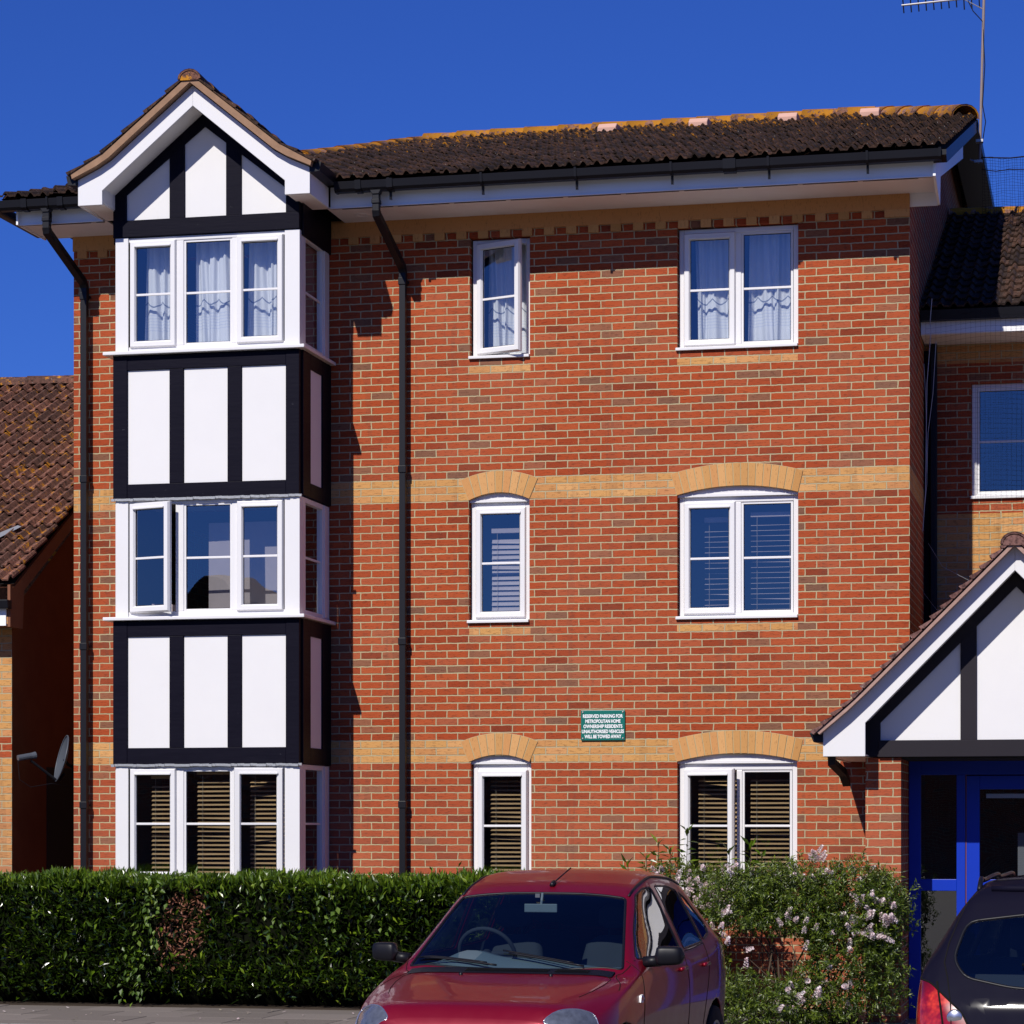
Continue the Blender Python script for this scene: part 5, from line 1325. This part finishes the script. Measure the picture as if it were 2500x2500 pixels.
st = [
 (0.00, sec(.42, .38, .30, .50, .34, .56, .58)),
 (0.05, sec(.58, .54, .22, .56, .50, .63, .66)),
 (0.14, sec(.70, .66, .20, .62, .60, .70, .735)),
 (0.30, sec(.785, .76, .20, .665, .66, .735, .775)),
 (0.55, sec(.825, .80, .20, .74, .69, .79, .825)),
 (0.80, sec(.835, .81, .20, .81, .70, .84, .870)),
 (0.97, sec(.835, .81, .20, .855, .705, .872, .902)),
 (1.03, sec(.835, .81, .20, .868, .705, .90, .940)),
 (1.25, sec(.835, .81, .20, .895, .665, 1.045, 1.095)),
 (1.50, sec(.835, .81, .20, .915, .615, 1.21, 1.255)),
 (1.70, sec(.835, .81, .20, .925, .585, 1.325, 1.365)),
 (1.90, sec(.835, .81, .20, .93, .572, 1.39, 1.435)),
 (2.25, sec(.835, .81, .20, .94, .570, 1.44, 1.50)),
 (2.65, sec(.830, .81, .20, .955, .562, 1.43, 1.495)),
 (3.00, sec(.825, .80, .20, .98, .548, 1.395, 1.465)),
 (3.25, sec(.810, .79, .22, 1.00, .53, 1.33, 1.41)),
 (3.42, sec(.79, .77, .26, 1.00, .52, 1.20, 1.28)),
 (3.53, sec(.76, .74, .32, .95, .54, 1.02, 1.06)),
 (3.60, sec(.70, .68, .38, .80, .52, .84, .86)),
]
bm = car_shell(st, 130, 7); bvh = bvh_of(bm)
up_ = lambda c: c.z > .84 and abs(c.x) < .74 and .9 < c.y < 1.75
WS = rounded([(-.695, 1.035), (-.35, .985), (0, .965), (.35, .985), (.695, 1.035), (.545, 1.66), (.25, 1.685), (-.25, 1.685), (-.545, 1.66)], .03)
f = cut_region(bm, WS, 'z', up_); ws, lp = split_faces(bm, f, 'windscreen', M['carglass'], red, .003, trim=M['plastic'], trim_r=.009)
for s in (1, -1):
    cd = (lambda s: lambda c: c.x * s > .50 and c.z > .86)(s)
    f = cut_region(bm, rounded([(1.20, .965), (1.42, 1.13), (1.75, 1.345), (1.93, 1.385), (2.08, 1.392), (2.15, .975)], .03), 'x', cd)
    fw, _ = split_faces(bm, f, 'side_window', M['carglass_side'], red, .004, trim=M['plastic'], trim_r=.008)
    f = cut_region(bm, rounded([(2.24, .985), (2.17, 1.398), (2.5, 1.39), (2.72, 1.36), (2.80, 1.01)], .03), 'x', cd)
    split_faces(bm, f, 'side_window', M['carglass_side'], red, .004, trim=M['plastic'], trim_r=.008)
    f = cut_region(bm, rounded([(2.835, 1.02), (2.76, 1.352), (2.90, 1.30), (3.10, 1.12), (3.06, 1.06)], .035), 'x', cd)
    split_faces(bm, f, 'side_window', M['carglass_side'], red, .004, trim=M['plastic'], trim_r=.008)
    # wheel arches
    for yc in (.62, 2.99):
        poly = [(yc + .335 * math.cos(2 * math.pi * k / 20), .285 + .335 * math.sin(2 * math.pi * k / 20)) for k in range(20)]
        f = cut_region(bm, poly, 'x', (lambda s: lambda c: c.x * s > .6 and c.z < .8)(s)); bmesh.ops.delete(bm, geom=f, context='FACES')
        h = MB(); h.lathe([(.335, s * .80), (.335, s * .45), (0, s * .45)], 24, (0, yc, .285), 'x'); h.build('wheel_arch', M['slot'], red, local=True, smooth=True)
        wheel(red, s * .735, yc, .285, .285, s)
    # headlamps: tall pointed lamps wrapping onto the bonnet edge
    poly = rounded([(s * .47, .055), (s * .62, .06), (s * .775, .13), (s * .77, .27), (s * .72, .285), (s * .58, .17)], .03)
    f = cut_region(bm, poly, 'z', (lambda s: lambda c: c.x * s > .3 and c.y < .75 and c.z > .52)(s))
    hl, _ = split_faces(bm, f, 'headlight', M['lamp'], red, .002, trim=M['chrome'], trim_r=.004)
    # tail lamp
    f = cut_region(bm, rounded([(3.28, .80), (3.30, 1.12), (3.42, 1.10), (3.62, .80)], .03), 'x', (lambda s: lambda c: c.x * s > .45 and c.z > .7)(s))
    split_faces(bm, f, 'tail_light', M['tail'], red, .001)
    # mirrors
    m = MB(); R_ = []
    for k in range(11):
        t_ = k / 10; a = (1 - abs(2 * t_ - 1) ** 5) ** .4 * .97 + .03
        R_.append([(s * (.845 + .185 * t_), 1.265 - .05 * a * math.copysign(abs(math.cos(q)) ** .6, math.cos(q)) - .03 * (1 - t_), .985 + .004 * t_ + (.064 - .008 * t_) * a * math.copysign(abs(math.sin(q)) ** .5, math.sin(q))) for q in [2 * math.pi * j / 16 for j in range(16)]])
    vs = [p for r_ in R_ for p in r_]; fs = [(i * 16 + j, i * 16 + (j + 1) % 16, (i + 1) * 16 + (j + 1) % 16, (i + 1) * 16 + j) for i in range(10) for j in range(16)] + [tuple(range(16)), tuple(160 + j for j in range(16))[::-1]]
    m.add(vs, fs); m.tube([(s * .77, 1.25, .945), (s * .88, 1.26, .955)], .035, 8); m.build('wing_mirror', M['plastic'], red, smooth=True, local=True)
    # door shut lines and handles
    sm = MB(); ax_ = 'x+' if s > 0 else 'x-'
    for line in ([(1.12, .955), (1.08, .80), (1.02, .60), (1.03, .35)], [(2.19, .97), (2.20, .75), (2.18, .45), (2.15, .3)], [(2.80, 1.0), (2.82, .85), (2.70, .66), (2.60, .4)], [(1.16, .955), (1.8, .958), (2.4, .975), (2.8, 1.0)], [(.70, .80), (.85, .845), (1.0, .885), (1.1, .93)]):
        dense = [(line[i][0] + (line[i + 1][0] - line[i][0]) * k / 5, line[i][1] + (line[i + 1][1] - line[i][1]) * k / 5) for i in range(len(line) - 1) for k in range(5)] + [line[-1]]
        q = on_surf(bvh, dense, ax_, -.0005)
        if len(q) > 2: sm.tube(q, .0035, 5)
    sm.build('shut_line', M['slot'], red, local=True)
    for yh in (1.98, 2.62):
        hn = MB()
        q = on_surf(bvh, [(yh, .86), (yh + .07, .862), (yh + .15, .864)], ax_, .012)
        if len(q) > 2: hn.tube(q, .014, 8)
        hn.build('door_handle', M['red_paint'], red, smooth=True, local=True)
    q = on_surf(bvh, [(.98, .735), (1.0, .74)], ax_, .004)
    if len(q) > 1:
        b = MB(); p = q[0]; b.prism([(p.y - .045, p.z - .02), (p.y + .01, p.z - .026), (p.y + .045, p.z), (p.y + .01, p.z + .026), (p.y - .03, p.z + .02)], 'x', p.x - s * .01, p.x + s * .006)
        rp = b.build('side_repeater', M['pvc'], red, local=True); b2 = MB(); b2.box(p.x, p.x + s * .008, p.y - .015, p.y + .02, p.z - .011, p.z + .011); b2.build('repeater_lens', M['tail'], rp, local=True)
    # gutter strip on the roof
    q = on_surf(bvh, [(s * (.555 - .0 * k), 1.69 + k * .1) for k in range(14)], 'z', .002)
    if len(q) > 2: g2 = MB(); g2.tube(q, .009, 6); g2.build('roof_strip', M['plastic'], red, smooth=True, local=True)
# bonnet shut line
for s in (1, -1):
    q = on_surf(bvh, [(s * x, y) for x, y in ((.60, .40), (.64, .55), (.665, .7), (.67, .85), (.60, .955))], 'z', -.0005)
    if len(q) > 2: g2 = MB(); g2.tube(q, .0035, 5); g2.build('bonnet_shut_line', M['slot'], red, local=True)
# cowl, grille pads, wipers
q = on_surf(bvh, [(-.66 + 1.32 * k / 16, (.955 - .045 * math.cos((k / 16 - .5) * 2.4))) for k in range(17)], 'z', .004)
cw_ = MB(); vs = []
for k, p in enumerate(q): vs += [(p.x, p.y - .045, p.z - .008), (p.x, p.y + .045, p.z + .02), (p.x, p.y + .05, p.z - .03)]
for k in range(len(q) - 1): cw_.add([vs[3 * k], vs[3 * k + 1], vs[3 * k + 4], vs[3 * k + 3]], [(0, 1, 2, 3)]); cw_.add([vs[3 * k + 1], vs[3 * k + 2], vs[3 * k + 5], vs[3 * k + 4]], [(0, 1, 2, 3)])
cowl = cw_.build('cowl', M['plastic'], red, local=True)
for x0, x1 in ((-.28, .26), (.30, .52)):
    gr = MB()
    n_ = int((x1 - x0) / .012)
    for k in range(n_):
        x = x0 + k * .012; yv = .955 - .045 * math.cos((x / 1.32) * 2.4); h = bvh.ray_cast(Vector((x, yv, 3)), Vector((0, 0, -1)))[0]
        if h: gr.tube([(x, yv - .022, h.z + .007), (x + .012, yv + .022, h.z + .022)], .0025, 4)
    gr.build('cowl_grille', M['slot'], cowl, local=True)
wp = MB()
for a, b, m_ in (((-.10, .985), (-.60, 1.065), .3), ((.46, .995), (-.05, 1.09), .3)):
    pts = on_surf(bvh, [(a[0] + (b[0] - a[0]) * k / 10, a[1] + (b[1] - a[1]) * k / 10) for k in range(11)], 'z', .02); wp.tube(pts, .007, 6)
    pts = on_surf(bvh, [(a[0] + (b[0] - a[0]) * (.15 + .95 * k / 10), a[1] + .012 + (b[1] - a[1]) * (.15 + .95 * k / 10) + .01) for k in range(11)], 'z', .010); wp.tube(pts, .0055, 4)
wp.build('wiper', M['plastic'], red, smooth=True, local=True)
wj = MB()
for x in (-.28, .30):
    h = bvh.ray_cast(Vector((x, .82, 3)), Vector((0, 0, -1)))[0]; wj.lathe([(.012, h.z - .002), (.011, h.z + .010), (.006, h.z + .015), (0, h.z + .016)], 12, (h.x, h.y, 0))
wj.build('washer_jet', M['plastic'], red, smooth=True, local=True)
an = MB(); h = bvh.ray_cast(Vector((.02, 1.80, 3)), Vector((0, 0, -1)))[0]
an.tube([h + Vector((0, -.03, .0)), h + Vector((0, .02, .02))], .016, 8); an.tube([h + Vector((0, 0, .015)), h + Vector((.06, .20, .11))], .0045, 6); an.build('roof_aerial', M['plastic'], red, smooth=True, local=True)
# rear window in hatch (mostly hidden)
f = cut_region(bm, rounded([(-.44, 1.08), (.44, 1.08), (.40, 1.34), (-.40, 1.34)], .05), 'y', lambda c: c.y > 3.2 and abs(c.x) < .5); split_faces(bm, f, 'rear_window', M['slot'], red, .003, trim=M['plastic'])
me = bpy.data.meshes.new('body'); bm.to_mesh(me); bm.free(); me.polygons.foreach_set('use_smooth', [True] * len(me.polygons)); me.materials.append(M['red_paint'])
bo = bpy.data.objects.new('body', me); COL.objects.link(bo); bo.parent = red; sd_ = bo.modifiers.new('thickness', 'SOLIDIFY'); sd_.thickness = .02; sd_.offset = -1
# front bumper lower, grille slot, number plate
b = MB(); b.box(-.36, .36, -.015, .05, .36, .46); b.build('front_grille', M['slot'], red, local=True, bevel=.01)
# interior
it = MB(); it.box(-.74, .74, 1.0, 3.3, .25, .30); it.box(-.74, .74, 3.28, 3.30, .3, .98); it.build('cabin_floor', M['seatcloth'], red, local=True)
it = MB()
vs = []; N_ = 24
prof = [(1.0, .93), (1.12, .965), (1.28, .955), (1.36, .90), (1.38, .70)]
for k in range(N_ + 1):
    x = -.68 + 1.36 * k / N_
    hump = .085 * math.exp(-((x + .33) / .17) ** 2) * 1.0 + .05 * math.exp(-((x - .05) / .30) ** 2)
    for j, (y, z) in enumerate(prof): vs.append((x, y, z - .05 + (hump if j in (1, 2) else hump * .3)))
fs = [(k * 5 + j, (k + 1) * 5 + j, (k + 1) * 5 + j + 1, k * 5 + j + 1) for k in range(N_) for j in range(4)]
it.add(vs, fs); it.build('dashboard', M['dash'], red, smooth=True, local=True)
# steering wheel on the car's right (left in the picture)
swx = -.33
sw_ = MB(); c0 = Vector((swx, 1.50, .97)); tl = math.radians(62)
ring = [c0 + Vector((.185 * math.cos(a), -.185 * math.sin(a) * math.cos(tl), .185 * math.sin(a) * math.sin(tl))) for a in [2 * math.pi * k / 32 for k in range(32)]]
sw_.tube(ring, .014, 8, closed=True); sw_.tube([ring[0], c0, ring[16]], .018, 6); sw_.tube([c0, c0 + Vector((0, -.16, -.07))], .035, 10); sw_.build('steering_wheel', M['seatcloth'], red, smooth=True, local=True)
def seat(x, y, nm='seat'):
    s_ = MB(); 
    def pad(pts, hw, th):
        rings = []
        for (yy, zz, k) in pts:
            rings.append([(x + hw * k * math.copysign(abs(math.cos(q)) ** .5, math.cos(q)), yy + th * math.copysign(abs(math.sin(q)) ** .6, math.sin(q)), zz) for q in [2 * math.pi * j / 16 for j in range(16)]])
        vs = [p for r_ in rings for p in r_]; n_ = len(rings)
        s_.add(vs, [(i * 16 + j, i * 16 + (j + 1) % 16, (i + 1) * 16 + (j + 1) % 16, (i + 1) * 16 + j) for i in range(n_ - 1) for j in range(16)] + [tuple(range(16))[::-1], tuple((n_ - 1) * 16 + j for j in range(16))])
    pad([(y, .45, .9), (y + .03, .6, 1), (y + .09, .85, 1), (y + .14, 1.02, .85), (y + .15, 1.07, .5)], .24, .06)
    s_.box(x - .24, x + .24, y - .48, y, .38, .52)
    o = s_.build(nm, M['seatcloth'], red, smooth=True, local=True)
    s_ = MB(); pad([(y + .165, 1.12, .6), (y + .17, 1.15, 1), (y + .18, 1.24, 1), (y + .185, 1.275, .6)], .13, .045); s_.tube([(x - .06, y + .16, 1.05), (x - .06, y + .17, 1.16)], .008, 6); s_.tube([(x + .06, y + .16, 1.05), (x + .06, y + .17, 1.16)], .008, 6)
    s_.build('headrest', M['seatcloth'], o, smooth=True, local=True)
seat(-.36, 1.98); seat(.36, 1.98); seat(-.36, 2.85); seat(.36, 2.85)
rm = MB(); rm.box(-.11, .11, 1.585, 1.60, 1.235, 1.29); rm.tube([(0, 1.60, 1.28), (0, 1.63, 1.36)], .01, 6); rm.build('rear_view_mirror', M['dash'], red, local=True, bevel=.01)
tx = MB(); h = Vector((-.02, 1.585, 1.30)); tx.box(-.04, -.01, 1.60, 1.602, 1.33, 1.355); tx.build('tax_disc', M['dish'], red, local=True)

# ---- dark hatchback (tail towards the camera, cropped by the right edge)
psi2 = math.radians(17.5)
dx2, dy2 = (ca * math.sin(psi2) - sa_ * math.cos(psi2), sa_ * math.sin(psi2) + ca * math.cos(psi2))   # rear -> front direction
dk0 = camspace(2.935, 13.75)
dk = thing('dark_hatchback', (dk0[0], dk0[1], ROAD - .0), 'near-black hatchback with red tail lamp, cropped by the right edge', 'car', rz=math.atan2(-dx2, dy2))
# local y: 0 = tail, increases to the nose; x to the right in the picture
st = [
 (0.00, sec(.70, .66, .40, .62, .60, .68, .69)),
 (0.05, sec(.80, .76, .32, .76, .70, .82, .84)),
 (0.12, sec(.85, .82, .26, .90, .73, .96, .985)),
 (0.20, sec(.87, .84, .22, 1.0, .72, 1.08, 1.11)),
 (0.34, sec(.88, .86, .20, 1.03, .665, 1.26, 1.305)),
 (0.46, sec(.88, .86, .20, 1.035, .615, 1.39, 1.435)),
 (0.56, sec(.88, .86, .20, 1.03, .585, 1.435, 1.475)),
 (0.80, sec(.88, .86, .20, 1.02, .580, 1.465, 1.51)),
 (1.60, sec(.88, .86, .20, .98, .585, 1.465, 1.515)),
 (2.20, sec(.88, .86, .20, .95, .580, 1.46, 1.52)),
 (2.60, sec(.88, .86, .20, .94, .62, 1.30, 1.35)),
 (3.10, sec(.88, .86, .20, .92, .72, .99, 1.03)),
 (3.60, sec(.86, .84, .20, .82, .70, .87, .91)),
 (3.95, sec(.78, .76, .22, .70, .62, .75, .78)),
 (4.08, sec(.55, .5, .3, .52, .45, .58, .60)),
]
bm = car_shell(st, 120, 7); bvh = bvh_of(bm)
f = cut_region(bm, rounded([(-.67, 1.08), (-.60, .985), (-.35, .935), (0, .92), (.35, .935), (.60, .985), (.67, 1.08), (.615, 1.275), (.3, 1.315), (-.3, 1.315), (-.615, 1.275)], .06), 'y', lambda c: c.y < .62 and c.z > .85)
rw, _ = split_faces(bm, f, 'rear_window', M['carglass'], dk, .004, trim=M['plastic'], trim_r=.010)
for s in (1, -1):
    f = cut_region(bm, rounded([(s * .53, .66), (s * .60, .80), (s * .78, .955), (s * .90, .985), (s * .92, .68)], .03), 'y', lambda c: c.y < .60 and c.z > .6)
    if f:
        tl_, _l = split_faces(bm, f, 'tail_light', M['tail'], dk, .0, trim=M['slot'], trim_r=.005)
        q = MB(); pp = [(s * .695, .70), (s * .715, .82), (s * .745, .96)]; hh = [bvh.ray_cast(Vector((x, -3, z)), Vector((0, 1, 0)))[0] for x, z in pp]
        q.tube([h + Vector((0, -.002, 0)) for h in hh if h], .006, 6); q.build('lamp_divider', M['slot'], tl_, local=True)
        q = MB(); h = bvh.ray_cast(Vector((s * .64, -3, .775)), Vector((0, 1, 0)))
        if h[0]: q.lathe([(0, -.006), (.036, -.004), (.042, .0), (.045, .012)], 20, tuple(h[0]), 'y'); q.build('reversing_lamp', M['chrome'], tl_, local=True, smooth=True)
    cd = (lambda s: lambda c: c.x * s > .50 and c.z > .95)(s)
    for poly in ([(.72, 1.16), (.74, 1.36), (1.15, 1.42), (1.20, 1.05), (.95, 1.06)], [(1.26, 1.04), (1.22, 1.43), (1.85, 1.44), (1.90, 1.01)], [(1.98, 1.0), (1.94, 1.44), (2.25, 1.40), (2.85, 1.02), (2.8, .985)]):
        f = cut_region(bm, rounded(poly, .04), 'x', cd); split_faces(bm, f, 'side_window', M['carglass_side'], dk, .004, trim=M['plastic'])
    for yc in (.78, 3.25):
        poly = [(yc + .36 * math.cos(2 * math.pi * k / 20), .30 + .36 * math.sin(2 * math.pi * k / 20)) for k in range(20)]
        f = cut_region(bm, poly, 'x', (lambda s: lambda c: c.x * s > .6 and c.z < .85)(s)); bmesh.ops.delete(bm, geom=f, context='FACES')
        h = MB(); h.lathe([(.36, s * .83), (.36, s * .45), (0, s * .45)], 24, (0, yc, .30), 'x'); h.build('wheel_arch', M['slot'], dk, local=True, smooth=True)
        wheel(dk, s * .77, yc, .31, .31, s)
    # roof rails
    q = on_surf(bvh, [(s * (.575 - .01 * math.cos(k)), .62 + k * .115) for k in range(15)], 'z', .035)
    q = [q[0] + Vector((0, -.05, -.05))] + q[1:] + [q[-1] + Vector((0, 0, -.045))]
    g2 = MB(); g2.tube(q, .014, 8); g2.build('roof_rail', M['plastic'], dk, smooth=True, local=True)
    sm = MB(); q = on_surf(bvh, [(s * .615, .70), (s * .70, .90), (s * .735, 1.02), (s * .71, 1.15), (s * .66, 1.30), (s * .62, 1.40)], 'y+', 0) 
    m = MB(); 
    R_ = []
    for k in range(11):
        t_ = k / 10; a = (1 - abs(2 * t_ - 1) ** 5) ** .4 * .97 + .03
        R_.append([(s * (.88 + .20 * t_), 2.72 - .06 * a * math.cos(q_), 1.05 + .085 * a * math.sin(q_)) for q_ in [2 * math.pi * j / 16 for j in range(16)]])
    vs = [p for r_ in R_ for p in r_]; fs = [(i * 16 + j, i * 16 + (j + 1) % 16, (i + 1) * 16 + (j + 1) % 16, (i + 1) * 16 + j) for i in range(10) for j in range(16)] + [tuple(range(16)), tuple(160 + j for j in range(16))[::-1]]
    m.add(vs, fs); m.build('wing_mirror', M['dark_paint'], dk, smooth=True, local=True)
def rear_surf(pts, off=.0):
    out = []
    for x, z in pts:
        h = bvh.ray_cast(Vector((x, -3, z)), Vector((0, 1, 0)))
        if h[0] is not None: out.append(h[0] + h[1] * off)
    return out
sm = MB()
for s in (1, -1):
    q = rear_surf([(s * .655, .72), (s * .665, .85), (s * .69, .98), (s * .715, 1.06), (s * .70, 1.16), (s * .665, 1.27), (s * .62, 1.38), (s * .59, 1.43)], .001)
    sm.tube(q, .004, 5)
sm.build('tailgate_shut_line', M['slot'], dk, local=True)
wp = MB(); q = rear_surf([(-.30, 1.045), (-.1, 1.035), (.1, 1.025), (.3, 1.02)], .02); wp.tube(q, .009, 6); wp.build('rear_wiper', M['plastic'], dk, local=True, smooth=True)
q = rear_surf([(-.50 + k * .1, 1.44) for k in range(11)], .01)
b = MB(); b.tube(q, .02, 8); b.build('spoiler_lip', M['dark_paint'], dk, smooth=True, local=True)
sg_ = MB(); b = MB()
for x0, x1 in ((-.52, -.36), (-.30, .45)):
    a = on_surf(bvh, [(x0 + (x1 - x0) * k / 6, .68) for k in range(7)], 'z', .003); c = on_surf(bvh, [(x0 + .03 + (x1 - x0 - .03) * k / 6, 1.25) for k in range(7)], 'z', .003)
    for k in range(6): b.add([a[k], a[k + 1], c[k + 1], c[k]], [(0, 1, 2, 3)])
b.build('glass_roof', glass_mat('roof_glass', (.1, .1, .12), .25, 2.0), dk, local=True, smooth=True)
me = bpy.data.meshes.new('body'); bm.to_mesh(me); bm.free(); me.polygons.foreach_set('use_smooth', [True] * len(me.polygons)); me.materials.append(M['dark_paint'])
bo = bpy.data.objects.new('body', me); COL.objects.link(bo); bo.parent = dk; sd_ = bo.modifiers.new('thickness', 'SOLIDIFY'); sd_.thickness = .02; sd_.offset = -1
it = MB(); it.box(-.78, .78, .25, 3.0, .3, .35); it.box(-.72, .72, .5, .55, .35, .98); it.build('cabin_floor', M['seatcloth'], dk, local=True)
for x in (-.36, .36, 0):
    s_ = MB(); s_.box(x - .22, x + .22, 1.0, 1.12, .4, 1.05); s_.box(x - .11, x + .11, 1.0, 1.07, 1.09, 1.25); s_.build('seat', M['seatcloth'], dk, local=True, bevel=.03)
    if x: s_ = MB(); s_.box(x - .22, x + .22, 1.9, 2.02, .4, 1.08); s_.box(x - .11, x + .11, 1.9, 1.97, 1.12, 1.28); s_.build('seat', M['seatcloth'], dk, local=True, bevel=.03)
